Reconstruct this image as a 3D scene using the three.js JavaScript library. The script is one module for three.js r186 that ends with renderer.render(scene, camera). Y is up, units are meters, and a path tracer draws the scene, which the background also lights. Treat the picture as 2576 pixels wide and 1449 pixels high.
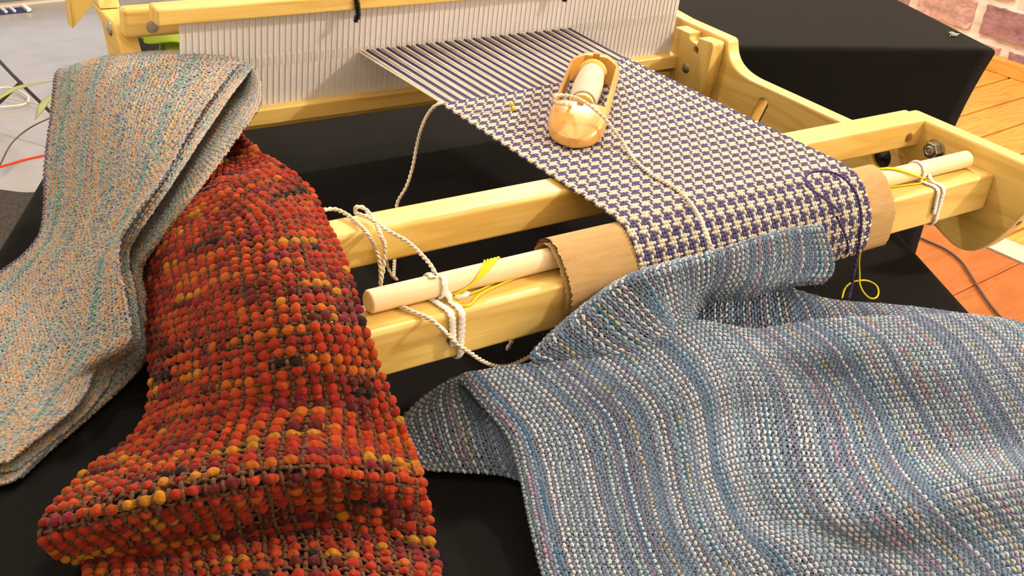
import * as THREE from 'three';
import { RoundedBoxGeometry } from 'three/addons/geometries/RoundedBoxGeometry.js';
import { mergeGeometries } from 'three/addons/utils/BufferGeometryUtils.js';
import { RectAreaLightUniformsLib } from 'three/addons/lights/RectAreaLightUniformsLib.js';
import { ImprovedNoise } from 'three/addons/math/ImprovedNoise.js';
import { Brush, Evaluator, SUBTRACTION } from 'three-bvh-csg';

// ------------------------------------------------------------------ camera, light, exposure
const scene = new THREE.Scene();
const camera = new THREE.PerspectiveCamera(28.4868, 2576 / 1449, 0.05, 40);
camera.position.set(...[-0.3561,1.2452,1.0282]);
camera.up.set(...[0.2061,0.8702,-0.4475]);
camera.lookAt(...[0.1733,0.7615,0.3313]);
const renderer = new THREE.WebGLRenderer({ antialias: true });
renderer.toneMapping = THREE.LinearToneMapping;
renderer.toneMappingExposure = .62;
renderer.shadowMap.enabled = true;
RectAreaLightUniformsLib.init();
scene.background = new THREE.Color(0xbcd0ea);
scene.backgroundIntensity = 2.2;
const WARM = 0xfff1de, COOL = 0xd4e4ff;
// the shop's ceiling fittings: x, z, candela, reach of the glowing disc
const LAMPS = [[2.7, 1.6, 60, .11], [1.75, -1.45, 40, .11], [-1.1, -.6, 11, .11], [-.9, 1.5, 1.5, .11]];
const PANELS = [[.3, .2, 4.5], [2.6, -.6, 6.0]];

// ------------------------------------------------------------------ helpers
const Y0 = .825;                                   // the loom is measured from its reed's foot, which stands this high above the floor
let seed = 7;
const rnd = () => { seed = (seed * 1664525 + 1013904223) >>> 0; return seed / 4294967296; };
const rr = (a, b) => a + (b - a) * rnd();
const noise = new ImprovedNoise(), V = (x, y, z) => new THREE.Vector3(x, y, z);
const lerp = (a, b, t) => a + (b - a) * t, clamp = (x, a, b) => Math.min(b, Math.max(a, x));
const names = {};
const numbered = n => { const k = names[n] = (names[n] ?? -1) + 1; return k ? n + '_' + String(k).padStart(3, '0') : n; };
function tag(o, label, category, group, kind) {
  if (label) o.userData.label = label;
  if (category) o.userData.category = category;
  if (group) o.userData.group = group;
  if (kind) o.userData.kind = kind;
  return o;
}
function thing(name, label, category, [x, y, z], group) {
  const g = new THREE.Group(); g.name = numbered(name); g.position.set(x, y + Y0, z); scene.add(g);
  g.userData.origin = [x, y, z]; return tag(g, label, category, group);
}
function part(name, geo, mat, parent, label) {     // geometry in the loom's measure, hung below a thing or a part
  const m = new THREE.Mesh(geo, mat); m.name = name; m.castShadow = m.receiveShadow = true;
  const o = parent.userData.origin; if (o) m.position.set(-o[0], -o[1], -o[2]);
  parent.add(m); if (label) m.userData.label = label; return m;
}
function single(name, geo, mat, label, category, group) {
  geo.computeBoundingBox(); const c = geo.boundingBox.getCenter(V()), low = geo.boundingBox.min.y;
  geo.translate(-c.x, -low, -c.z);
  const m = new THREE.Mesh(geo, mat); m.name = numbered(name); m.position.set(c.x, low + Y0, c.z);
  m.castShadow = m.receiveShadow = true; scene.add(m); return tag(m, label, category, group);
}
function struct(name, geo, mat, parent) {
  const m = new THREE.Mesh(geo, mat); m.name = name; m.castShadow = m.receiveShadow = true;
  if (parent) parent.add(m); else { m.position.y = Y0; scene.add(m); m.userData.kind = 'structure'; }
  return m;
}
function box(x0, x1, y0, y1, z0, z1, r = .002, s = 3) {
  const g = r ? new RoundedBoxGeometry(x1 - x0, y1 - y0, z1 - z0, s, r) : new THREE.BoxGeometry(x1 - x0, y1 - y0, z1 - z0);
  return g.translate((x0 + x1) / 2, (y0 + y1) / 2, (z0 + z1) / 2);
}
function cyl(r, a, b, seg = 24, r2 = r) {          // a round bar from point a to point b
  const d = V(...b).sub(V(...a)), g = new THREE.CylinderGeometry(r2, r, d.length(), seg, 1);
  g.applyQuaternion(new THREE.Quaternion().setFromUnitVectors(V(0, 1, 0), d.clone().normalize()));
  return g.translate((a[0] + b[0]) / 2, (a[1] + b[1]) / 2, (a[2] + b[2]) / 2);
}
function lathe(prof, a, dir, seg = 32) {           // profile [radius, along] turned about dir from a
  const g = new THREE.LatheGeometry(prof.map(p => new THREE.Vector2(p[0], p[1])), seg);
  g.applyQuaternion(new THREE.Quaternion().setFromUnitVectors(V(0, 1, 0), V(...dir).normalize()));
  return g.translate(...a);
}
function merge(list) { return mergeGeometries(list.map(g => { const h = g.index ? g.toNonIndexed() : g; for (const k of Object.keys(h.attributes)) if (!['position', 'normal', 'uv'].includes(k)) h.deleteAttribute(k); return h; })); }
function grain(geo, axis = 0, off = rnd() * 9, su = 1 / .5, sv = 1 / .125) {   // uv in metres with the wood's grain along an axis
  const p = geo.attributes.position, n = geo.attributes.normal, uv = new Float32Array(p.count * 2), g = (a, i) => a.array[i * 3 + axis], o = [0, 1, 2].filter(k => k !== axis);
  for (let i = 0; i < p.count; i++) {
    const a = p.array[i * 3 + o[0]], b = p.array[i * 3 + o[1]], end = Math.abs(g(n, i)) > .8;
    uv[i * 2] = (end ? a * .3 : g(p, i)) * su + off; uv[i * 2 + 1] = (end ? b : a + b) * sv + off * 1.7;
  }
  geo.setAttribute('uv', new THREE.BufferAttribute(uv, 2)); return geo;
}
function extrudeX(pts, x0, x1, bevel = .0025, holes = [], curve = 6) {         // outline in (z, y) given depth along x
  const s = pts instanceof THREE.Shape ? pts : new THREE.Shape(pts.map(p => new THREE.Vector2(p[0], p[1])));
  for (const [z, y, r] of holes) { const h = new THREE.Path(); h.absarc(z, y, r, 0, Math.PI * 2); s.holes.push(h); }
  const g = new THREE.ExtrudeGeometry(s, { depth: x1 - x0 - 2 * bevel, bevelEnabled: bevel > 0, bevelSize: bevel, bevelThickness: bevel, bevelOffset: -bevel, bevelSegments: 3, curveSegments: curve * 2 });
  g.rotateY(-Math.PI / 2); return g.translate(x1 - bevel, 0, 0);
}
function spline(pts, n) { return new THREE.CatmullRomCurve3(pts.map(p => V(...p)), false, 'centripetal').getSpacedPoints(n); }

// ------------------------------------------------------------------ textures
function dataTex(n, m, f, srgb, rep) {
  const d = new Uint8Array(n * m * 4);
  for (let j = 0; j < m; j++) for (let i = 0; i < n; i++) { const c = f(i / n, j / m, i, j); for (let k = 0; k < 3; k++) d[(j * n + i) * 4 + k] = clamp(Math.round(c[k]), 0, 255); d[(j * n + i) * 4 + 3] = 255; }
  const t = new THREE.DataTexture(d, n, m); t.wrapS = t.wrapT = THREE.RepeatWrapping; t.magFilter = THREE.LinearFilter; t.minFilter = THREE.LinearMipmapLinearFilter; t.generateMipmaps = true;
  if (srgb) t.colorSpace = THREE.SRGBColorSpace; if (rep) t.repeat.set(...rep); t.needsUpdate = true; return t;
}
const tn = (u, v, fu, fv, z) => {                  // noise that repeats over the unit square
  const a = noise.noise(u * fu, v * fv, z), b = noise.noise((u - 1) * fu, v * fv, z), c = noise.noise(u * fu, (v - 1) * fv, z), d = noise.noise((u - 1) * fu, (v - 1) * fv, z);
  return lerp(lerp(a, b, u), lerp(c, d, u), v);
};
function woodTex(light, dark, rings, z, streak = .35) {
  return dataTex(512, 512, (u, v) => {
    const w = v * rings + 1.6 * tn(u, v, 3, 3, z) + .4 * tn(u, v, 6, 20, z + 3);
    let k = .5 + .5 * Math.sin(w * 6.283); k = Math.pow(k, 3) * .55;
    k += streak * (.5 + tn(u, v, 5, 70, z + 9)) + .25 * tn(u, v, 14, 190, z + 5) + .2 * tn(u, v, 2, 3, z + 20);
    k = clamp(k, 0, 1); return light.map((c, i) => lerp(c, dark[i], k));
  }, true);
}
const maple = woodTex([240, 209, 124], [214, 174, 84], 3, 1.3), beech = woodTex([246, 222, 180], [228, 194, 142], 2, 5.1, .3), cherry = woodTex([230, 178, 94], [208, 146, 62], 3, 8.2), pine = woodTex([226, 166, 82], [204, 132, 54], 4, 12.7, .3), laminate = woodTex([172, 102, 44], [150, 84, 32], 2, 15.4, .3);
const fine = dataTex(256, 256, (u, v) => { const k = 128 + 110 * (tn(u, v, 40, 40, 2) + .5 * tn(u, v, 90, 90, 4)); return [k, k, k]; });
const twist = dataTex(64, 64, (u, v) => { const k = 128 + 60 * Math.sin((u * 2 + v) * 6.283) + 90 * tn(u, v, 5, 18, 3) + 70 * tn(u, v, 14, 30, 7); return [k, k, k]; });
const board = dataTex(256, 256, (u, v) => { const k = .5 * tn(u, v, 6, 40, 1) + .5 * tn(u, v, 60, 90, 4) + .3 * tn(u, v, 3, 3, 8); return [186 + 26 * k, 152 + 26 * k, 100 + 24 * k]; }, true);
const std = (o) => new THREE.MeshStandardMaterial(o), phys = (o) => new THREE.MeshPhysicalMaterial(o);
const M = {
  maple: phys({ map: maple, roughness: .42, bumpMap: maple, bumpScale: .0002, clearcoat: .25, clearcoatRoughness: .35 }),
  beech: std({ map: beech, roughness: .55 }),
  cherry: phys({ map: cherry, roughness: .38, clearcoat: .5, clearcoatRoughness: .28 }),
  pine: phys({ map: pine, roughness: .4 }), laminate: phys({ map: laminate, roughness: .35 }),
  steel: std({ color: 0xb9b5ac, metalness: 1, roughness: .28, bumpMap: fine, bumpScale: .0001 }),
  darkSteel: std({ color: 0xa5a19a, metalness: .75, roughness: .45 }),
  black: std({ color: 0x151515, roughness: .5 }),
  fuzzyBlack: std({ color: 0x0c0c0d, roughness: 1 }),
  plate: phys({ color: 0xe4e2e8, roughness: .4, transmission: .14, thickness: 0, ior: 1.45, clearcoat: .3, clearcoatRoughness: .3 }),
  rib: phys({ color: 0xf3f1ee, roughness: .35, clearcoat: .4, clearcoatRoughness: .2 }),
  card: std({ map: board, roughness: .9, bumpMap: board, bumpScale: .0004 }),
  cord: std({ color: 0xf4f0ea, roughness: .7, bumpMap: twist, bumpScale: .0006 }),
  white: std({ color: 0xf0e6d2, roughness: .95, bumpMap: twist, bumpScale: .0004 }),
  navy: std({ color: 0x4f4478, roughness: .95, bumpMap: twist, bumpScale: .0004 }),
  yellow: std({ color: 0xf2dc10, roughness: .8, bumpMap: twist, bumpScale: .0003 }),
  pin: phys({ color: 0xf2d30c, roughness: .25, clearcoat: 1, clearcoatRoughness: .1 }),
  darkWood: std({ color: 0x8a5a1c, roughness: .8 }),
  cloth: phys({ color: 0x090908, specularIntensity: .35, roughness: .95, bumpMap: fine, bumpScale: .0003, sheen: .1, sheenRoughness: .6, sheenColor: new THREE.Color(.35, .34, .3) }),
  leaf: std({ color: 0x8fae1c, roughness: .5, side: THREE.DoubleSide }),
  paleLeaf: std({ color: 0x8f9a62, roughness: .6, side: THREE.DoubleSide }),
  yarn: phys({ vertexColors: true, roughness: 1, bumpMap: twist, bumpScale: .0005, sheen: .5, sheenRoughness: .7, sheenColor: new THREE.Color(.6, .58, .56) }),
  blueYarn: phys({ vertexColors: true, roughness: 1, bumpMap: twist, bumpScale: .0005, sheen: 1, sheenRoughness: .55, sheenColor: new THREE.Color(.55, .62, .72) }),
  redYarn: phys({ vertexColors: true, roughness: 1, bumpMap: twist, bumpScale: .0012, sheen: .35, sheenRoughness: .6, sheenColor: new THREE.Color(.6, .3, .15) }),
  cotton: std({ vertexColors: true, roughness: .9, bumpMap: twist, bumpScale: .0004 })
};
const hex = h => { const c = new THREE.Color(h); return [c.r, c.g, c.b]; };

// ------------------------------------------------------------------ yarn and weaving
// one yarn: centre points, the cloth's normals, half width, half height and colour along it
function yarnGeo(n, at, sides = 6, uvLen = .012) {
  const pos = new Float32Array(n * sides * 3), nor = new Float32Array(n * sides * 3), col = new Float32Array(n * sides * 3), uv = new Float32Array(n * sides * 2);
  const S = []; for (let i = 0; i < n; i++) S.push(at(i));
  let len = 0;
  const T = V(), B = V(), N = V(), a = V(), b = V();
  for (let i = 0; i < n; i++) {
    const p0 = S[Math.max(0, i - 1)].p, p1 = S[Math.min(n - 1, i + 1)].p, s = S[i];
    T.set(p1[0] - p0[0], p1[1] - p0[1], p1[2] - p0[2]).normalize(); N.set(...s.n); B.crossVectors(T, N).normalize(); N.crossVectors(B, T);
    if (i) len += Math.hypot(s.p[0] - S[i - 1].p[0], s.p[1] - S[i - 1].p[1], s.p[2] - S[i - 1].p[2]);
    for (let k = 0; k < sides; k++) {
      const th = k / sides * 6.28319, c = Math.cos(th), d = Math.sin(th), o = (i * sides + k) * 3;
      pos[o] = s.p[0] + B.x * c * s.w + N.x * d * s.h; pos[o + 1] = s.p[1] + B.y * c * s.w + N.y * d * s.h; pos[o + 2] = s.p[2] + B.z * c * s.w + N.z * d * s.h;
      a.copy(B).multiplyScalar(c * s.h).addScaledVector(N, d * s.w).normalize();
      nor[o] = a.x; nor[o + 1] = a.y; nor[o + 2] = a.z;
      col[o] = s.c[0]; col[o + 1] = s.c[1]; col[o + 2] = s.c[2];
      uv[(i * sides + k) * 2] = len / uvLen; uv[(i * sides + k) * 2 + 1] = k / sides;
    }
  }
  const idx = new Uint32Array((n - 1) * sides * 6); let q = 0;
  for (let i = 0; i < n - 1; i++) for (let k = 0; k < sides; k++) {
    const k1 = (k + 1) % sides, A = i * sides + k, Bq = i * sides + k1, Cq = A + sides, D = Bq + sides;
    idx[q++] = A; idx[q++] = Cq; idx[q++] = Bq; idx[q++] = Bq; idx[q++] = Cq; idx[q++] = D;
  }
  const g = new THREE.BufferGeometry();
  g.setAttribute('position', new THREE.BufferAttribute(pos, 3)); g.setAttribute('normal', new THREE.BufferAttribute(nor, 3)); g.setAttribute('color', new THREE.BufferAttribute(col, 3)); g.setAttribute('uv', new THREE.BufferAttribute(uv, 2));
  g.setIndex(new THREE.BufferAttribute(idx, 1)); return g;
}
function strand(pts, r, n = 60, sides = 8, plies = 1, pitch = .008) {   // a free yarn; two plies wind about each other
  const C = spline(pts, n * (plies > 1 ? 4 : 1)), list = [];
  for (let k = 0; k < plies; k++) {
    let l = 0; const fr = V(.3, 1, .2).normalize();
    list.push(yarnGeo(C.length, i => {
      const p = C[i], t = C[Math.min(C.length - 1, i + 1)].clone().sub(C[Math.max(0, i - 1)]).normalize();
      if (i) l += p.distanceTo(C[i - 1]);
      const b = V().crossVectors(t, fr).normalize(), m = V().crossVectors(b, t), an = l / pitch * 6.283 + k / plies * 6.283, o = plies > 1 ? r * .5 : 0;
      return { p: [p.x + (b.x * Math.cos(an) + m.x * Math.sin(an)) * o, p.y + (b.y * Math.cos(an) + m.y * Math.sin(an)) * o, p.z + (b.z * Math.cos(an) + m.z * Math.sin(an)) * o], n: [m.x, m.y, m.z], w: plies > 1 ? r * .62 : r, h: plies > 1 ? r * .62 : r, c: [1, 1, 1] };
    }, sides));
  }
  return list.length > 1 ? mergeGeometries(list) : list[0];
}
// a smooth sheet through a net of points; even steps in u and v are even steps of cloth
function sheet(rows) {
  const nv = rows.length, nu = rows[0].length, cr = (a, b, c, d, t) => .5 * (2 * b + (c - a) * t + (2 * a - 5 * b + 4 * c - d) * t * t + (3 * b - a - 3 * c + d) * t * t * t);
  const get = (j, i) => rows[clamp(j, 0, nv - 1)][clamp(i, 0, nu - 1)];
  const raw = (u, v) => {
    const x = clamp(u, 0, 1) * (nu - 1), y = clamp(v, 0, 1) * (nv - 1), i = Math.min(nu - 2, Math.floor(x)), j = Math.min(nv - 2, Math.floor(y)), out = [0, 0, 0];
    for (let k = 0; k < 3; k++) { const q = []; for (let m = -1; m < 3; m++) q.push(cr(get(j + m, i - 1)[k], get(j + m, i)[k], get(j + m, i + 1)[k], get(j + m, i + 2)[k], x - i)); out[k] = cr(...q, y - j); }
    return out;
  };
  const table = (f) => {                            // mean arc length along one direction, inverted
    const n = 160, acc = [0];
    for (let i = 1; i <= n; i++) { let s = 0; for (let k = 0; k <= 4; k++) { const a = f((i - 1) / n, k / 4), b = f(i / n, k / 4); s += Math.hypot(a[0] - b[0], a[1] - b[1], a[2] - b[2]); } acc.push(acc[i - 1] + s / 5); }
    const L = acc[n], inv = t => { const w = t * L; let i = 1; while (i < n && acc[i] < w) i++; return (i - 1 + (w - acc[i - 1]) / (acc[i] - acc[i - 1] || 1)) / n; };
    return [inv, L];
  };
  const [iu, LU] = table((t, k) => raw(t, k)), [iv, LV] = table((t, k) => raw(k, t));
  const NU = 220, NV = 260, P = new Float32Array(NU * NV * 3), N = new Float32Array(NU * NV * 3);
  const us = [], vs = []; for (let i = 0; i < NU; i++) us.push(iu(i / (NU - 1))); for (let j = 0; j < NV; j++) vs.push(iv(j / (NV - 1)));
  for (let j = 0; j < NV; j++) for (let i = 0; i < NU; i++) P.set(raw(us[i], vs[j]), (j * NU + i) * 3);
  const at = (A, i, j) => [A[(j * NU + i) * 3], A[(j * NU + i) * 3 + 1], A[(j * NU + i) * 3 + 2]];
  for (let j = 0; j < NV; j++) for (let i = 0; i < NU; i++) {
    const a = at(P, Math.max(0, i - 1), j), b = at(P, Math.min(NU - 1, i + 1), j), c = at(P, i, Math.max(0, j - 1)), d = at(P, i, Math.min(NV - 1, j + 1));
    const n = V(d[0] - c[0], d[1] - c[1], d[2] - c[2]).cross(V(b[0] - a[0], b[1] - a[1], b[2] - a[2])).normalize(); N.set([n.x, n.y, n.z], (j * NU + i) * 3);
  }
  const samp = (A, u, v) => { const x = clamp(u, 0, 1) * (NU - 1), y = clamp(v, 0, 1) * (NV - 1), i = Math.min(NU - 2, Math.floor(x)), j = Math.min(NV - 2, Math.floor(y)), s = x - i, t = y - j, o = [0, 0, 0];
    for (let k = 0; k < 3; k++) o[k] = lerp(lerp(A[(j * NU + i) * 3 + k], A[(j * NU + i + 1) * 3 + k], s), lerp(A[((j + 1) * NU + i) * 3 + k], A[((j + 1) * NU + i + 1) * 3 + k], s), t); return o; };
  return { LU, LV, pos: (u, v) => samp(P, u, v), nor: (u, v) => samp(N, u, v) };
}
// plain weave on a sheet. Columns run along v, rows along u; the sheet's normal may be flipped
function weave(s, o) {
  const { nc, nr, m = 2, flip = 1 } = o, cols = [], rows = [];
  const q = (along, cross, isCol) => {
    const n = (isCol ? nr : nc) * m + 1, k0 = along;
    return yarnGeo(n, i => {
      const f = i / m, c = Math.min((isCol ? nr : nc) - 1, Math.floor(f)), par = ((along + c) & 1) ? 1 : -1;
      const ph = Math.sin((f - c) * Math.PI) * par, up = isCol ? ph : -ph;
      const jit = isCol ? o.jitC ?? 0 : o.jitR ?? 0;
      let u = isCol ? (k0 + .5) / nc : f / nc, v = isCol ? f / nr : (k0 + .5) / nr;
      const ju = noise.noise(u * (o.jf ?? 60), v * (o.jf ?? 60), along * 3.1), jv = noise.noise(u * (o.jf ?? 60), v * (o.jf ?? 60), along * 1.7 + 50); u += jit * ju / nc; v += jit * jv / nr;
      const p = s.pos(u, v), N = s.nor(u, v), st = isCol ? o.col(along, c, up, f) : o.row(along, c, up, f), d = flip * ((isCol ? o.ac : o.ar) * up + (o.lift ?? 0));
      return { p: [p[0] + N[0] * d, p[1] + N[1] * d, p[2] + N[2] * d], n: [N[0] * flip, N[1] * flip, N[2] * flip], w: st.w, h: st.h, c: st.c };
    }, isCol ? o.sc ?? 5 : o.sr ?? 5, o.uvLen ?? .006);
  };
  for (let i = 0; i < nc; i++) if (!o.skipC?.(i)) cols.push(q(i, 0, true));
  for (let j = 0; j < nr; j++) if (!o.skipR?.(j)) rows.push(q(j, 0, false));
  return { cols, rows };
}
// loose hairs standing off a sheet, one object for all of them
function fuzz(s, count, len, r, color, edge, flip = 1) {
  const list = [];
  for (let k = 0; k < count; k++) {
    let u = rnd(), v = rnd(); if (rnd() < edge) { if (rnd() < .7) u = rnd() < .5 ? rr(0, .02) : rr(.98, 1); else v = rr(0, .05); }
    const p = s.pos(u, v), N = s.nor(u, v), d = V(N[0] * flip, N[1] * flip, N[2] * flip).addScaledVector(V(rr(-1, 1), rr(-1, 1), rr(-1, 1)), 1.1).normalize(), b = V(rr(-1, 1), rr(-1, 1), rr(-1, 1)), L = len * rr(.3, 1), c = color(rnd());
    list.push(yarnGeo(4, i => { const t = i / 3; return { p: [p[0] + d.x * L * t + b.x * L * t * t * .6, p[1] + d.y * L * t + b.y * L * t * t * .6, p[2] + d.z * L * t + b.z * L * t * t * .6], n: N, w: r * (1 - t * .6), h: r * (1 - t * .6), c }; }, 3));
  }
  return mergeGeometries(list);
}

// ------------------------------------------------------------------ the room
const FY = -Y0, turn = -.1;                        // floor height in the loom's measure; the room is turned a little against the loom
const rot2 = (x, z) => [x * Math.cos(turn) - z * Math.sin(turn), x * Math.sin(turn) + z * Math.cos(turn)];
function roomBox(x0, x1, y0, y1, z0, z1, r = 0) { return box(x0, x1, y0, y1, z0, z1, r).rotateY(-turn); }
{
  const grey = dataTex(512, 512, (u, v) => { const k = 156 + 22 * tn(u, v, 4, 12, 3) + 14 * tn(u, v, 30, 60, 5); return [k, k * .965, k * .92]; }, true);
  grey.repeat.set(2, 2);
  const slab = struct('floor', roomBox(-3.2, 1.7, FY - .12, FY, -3.4, 3.2), phys({ map: grey, roughness: .3, clearcoat: .3, clearcoatRoughness: .2 }));
  const sub = struct('floor_1', roomBox(1.7, 4.0, FY - .12, FY - .02, -3.4, 3.2), std({ color: 0x3a230c, roughness: .9 }));
  // floorboards run across the room to the brick wall; laminate in front of the threshold
  for (let k = 0; k < 43; k++) { const z = -3.38 + k * .152; for (const [a, b] of k % 2 ? [[2.42, 3.3], [3.303, 3.9]] : [[2.42, 2.95], [2.953, 3.9]]) struct('plank', grain(roomBox(a, b, FY - .02, FY, z, z + .143, .004).rotateY(turn), 0).rotateY(-turn), M.pine, sub); }
  for (let k = 0; k < 10; k++) { const z = -3.38 + k * .66; struct('laminate_board', grain(roomBox(1.703, 2.32, FY - .02, FY, z, z + .657, .001).rotateY(turn), 0).rotateY(-turn), M.laminate, sub); }
  struct('trim_1', roomBox(2.322, 2.418, FY - .02, FY + .006, -3.4, 3.2, .002), std({ color: 0xc9bfae, roughness: .5, bumpMap: fine, bumpScale: .0002 }));
  const plaster = std({ color: 0xe9e2d4, roughness: .9, bumpMap: fine, bumpScale: .0005 });
  struct('ceiling', roomBox(-3.3, 4.2, 1.95, 2.05, -3.5, 3.3), std({ color: 0xf1ece2, roughness: .95, bumpMap: fine, bumpScale: .0004 }));
  struct('wall_left', roomBox(-3.4, -3.2, FY - .1, 2, -3.5, 3.3), plaster);
  struct('wall_front', roomBox(-3.3, 4.2, FY - .1, 2, 3.2, 3.4), plaster);
  // back wall with a glazed opening that lets the day in
  const bw = struct('wall_back', merge([roomBox(-3.3, .4, FY - .1, 2, -3.36, -3.16), roomBox(2.4, 4.2, FY - .1, 2, -3.36, -3.16), roomBox(.4, 2.4, 1.5, 2, -3.36, -3.16), roomBox(.4, 2.4, FY - .1, FY + .02, -3.36, -3.16)]), plaster);
  const wf = struct('window_1', merge([roomBox(.4, .46, FY + .02, 1.5, -3.22, -3.15), roomBox(2.34, 2.4, FY + .02, 1.5, -3.22, -3.15), roomBox(.4, 2.4, FY + .02, FY + .06, -3.22, -3.15), roomBox(.4, 2.4, 1.44, 1.5, -3.22, -3.15), roomBox(1.36, 1.42, FY + .02, 1.5, -3.22, -3.15)]), std({ color: 0x6f7278, roughness: .5 }));
  struct('pane', merge([roomBox(.46, 1.36, FY + .06, 1.44, -3.2, -3.195), roomBox(1.42, 2.34, FY + .06, 1.44, -3.2, -3.195)]), phys({ color: 0xffffff, transmission: 1, thickness: 0, roughness: .02, ior: 1.5 }), wf);
  struct('baseboard_back', roomBox(-3.2, .4, FY, FY + .06, -3.16, -3.145, .003), std({ color: 0x55524d, roughness: .6 }));
  // brick wall: rough blocks proud of pale mortar
  const mortar = dataTex(256, 256, (u, v) => { const k = 222 + 40 * tn(u, v, 18, 18, 1) + 24 * tn(u, v, 60, 60, 2); return [k, k * .975, k * .93]; }, true); mortar.repeat.set(3, 3);
  const bwall = struct('wall_right', roomBox(3.9, 4.1, FY - .1, 2, -3.5, 3.3), std({ map: mortar, roughness: 1, bumpMap: mortar, bumpScale: .004 }));
  const brickTex = [0, 1, 2].map(q => dataTex(128, 128, (u, v) => { const k = 1 + .32 * tn(u, v, 4, 4, q * 7 + 1) + .25 * tn(u, v, 12, 9, q * 5 + 2) + .1 * tn(u, v, 40, 40, q), b = [[166, 128, 130], [146, 112, 118], [182, 150, 144]][q]; return b.map(c => c * k); }, true));
  const brickMat = brickTex.map(t => std({ map: t, roughness: .95, bumpMap: t, bumpScale: .0016 }));
  const brickGeo = [0, 1, 2, 3].map(q => { const g = new THREE.BoxGeometry(.03, .112, .245, 1, 7, 14), p = g.attributes.position; for (let i = 0; i < p.count; i++) { const x = p.getX(i), y = p.getY(i), z = p.getZ(i); p.setXYZ(i, x + (x < 0 ? .008 * noise.noise(y * 40, z * 40, q * 9) : 0), y + .009 * noise.noise(z * 45, q * 7, y > 0 ? 3 : 8), z + .009 * noise.noise(y * 45, q * 3, z > 0 ? 5 : 1)); } g.computeVertexNormals(); return g; });
  for (let c = 0; c < 13; c++) for (let k = 0; k < 22; k++) {
    const z = -3.19 + k * .29 + (c % 2) * .145, y = FY + .03 + c * .15, m = new THREE.Mesh(brickGeo[(c * 3 + k) % 4], brickMat[(c * 5 + k * 2) % 3]);
    const [wx, wz] = rot2(3.9, z); m.position.set(wx, y, wz); m.rotation.y = -turn; m.name = 'brick'; m.castShadow = m.receiveShadow = true; bwall.add(m);
  }
  struct('baseboard_right', grain(roomBox(3.86, 3.9, FY, FY + .06, -3.3, 3.2, .004).rotateY(turn), 2).rotateY(-turn), M.pine);
}
// lamps: a glowing disc in a rim, and its light just below
LAMPS.forEach(([x, z, cd, r], i) => {
  const t = thing('ceiling_lamp', ['round ceiling lamp in front of the loom to its right', 'round ceiling lamp behind the loom to its right', 'round ceiling lamp behind the loom to its left', 'round ceiling lamp in front of the loom to its left'][i], 'lamp', [x, 1.93, z], 'round ceiling lamps');
  part('rim', lathe([[r, 0], [r + .02, 0], [r + .02, .02], [r, .02], [r, 0]], [x, 1.93, z], [0, 1, 0]), M.white, t);
  part('disc', lathe([[.0001, 0], [r, 0], [r, .004], [.0001, .004]], [x, 1.934, z], [0, 1, 0]), std({ color: 0xffffff, emissive: WARM, emissiveIntensity: 4 }), t);
  const l = new THREE.PointLight(WARM, cd, 0, 2); l.position.set(x, 1.915 + Y0, z); l.castShadow = true; l.shadow.radius = r / .02; l.shadow.mapSize.set(1024, 1024); scene.add(l); l.name = 'lamp_light';
});
PANELS.forEach(([x, z, k], i) => {
  const t = thing('ceiling_panel', ['flat white ceiling light panel above the loom', 'flat white ceiling light panel near the brick wall'][i], 'light panel', [x, 1.935, z], 'ceiling light panels');
  part('frame', merge([box(x - .62, x + .62, 1.935, 1.95, z - .32, z - .3, 0), box(x - .62, x + .62, 1.935, 1.95, z + .3, z + .32, 0), box(x - .62, x - .6, 1.935, 1.95, z - .3, z + .3, 0), box(x + .6, x + .62, 1.935, 1.95, z - .3, z + .3, 0)]), M.white, t);
  part('diffuser', box(x - .6, x + .6, 1.942, 1.95, z - .3, z + .3, 0), std({ color: 0xffffff, emissive: WARM, emissiveIntensity: 1.5 }), t);
  const l = new THREE.RectAreaLight(WARM, k, 1.2, .6); l.position.set(x, 1.93 + Y0, z); l.lookAt(x, 0, z); scene.add(l); l.name = 'panel_light';
});

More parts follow.
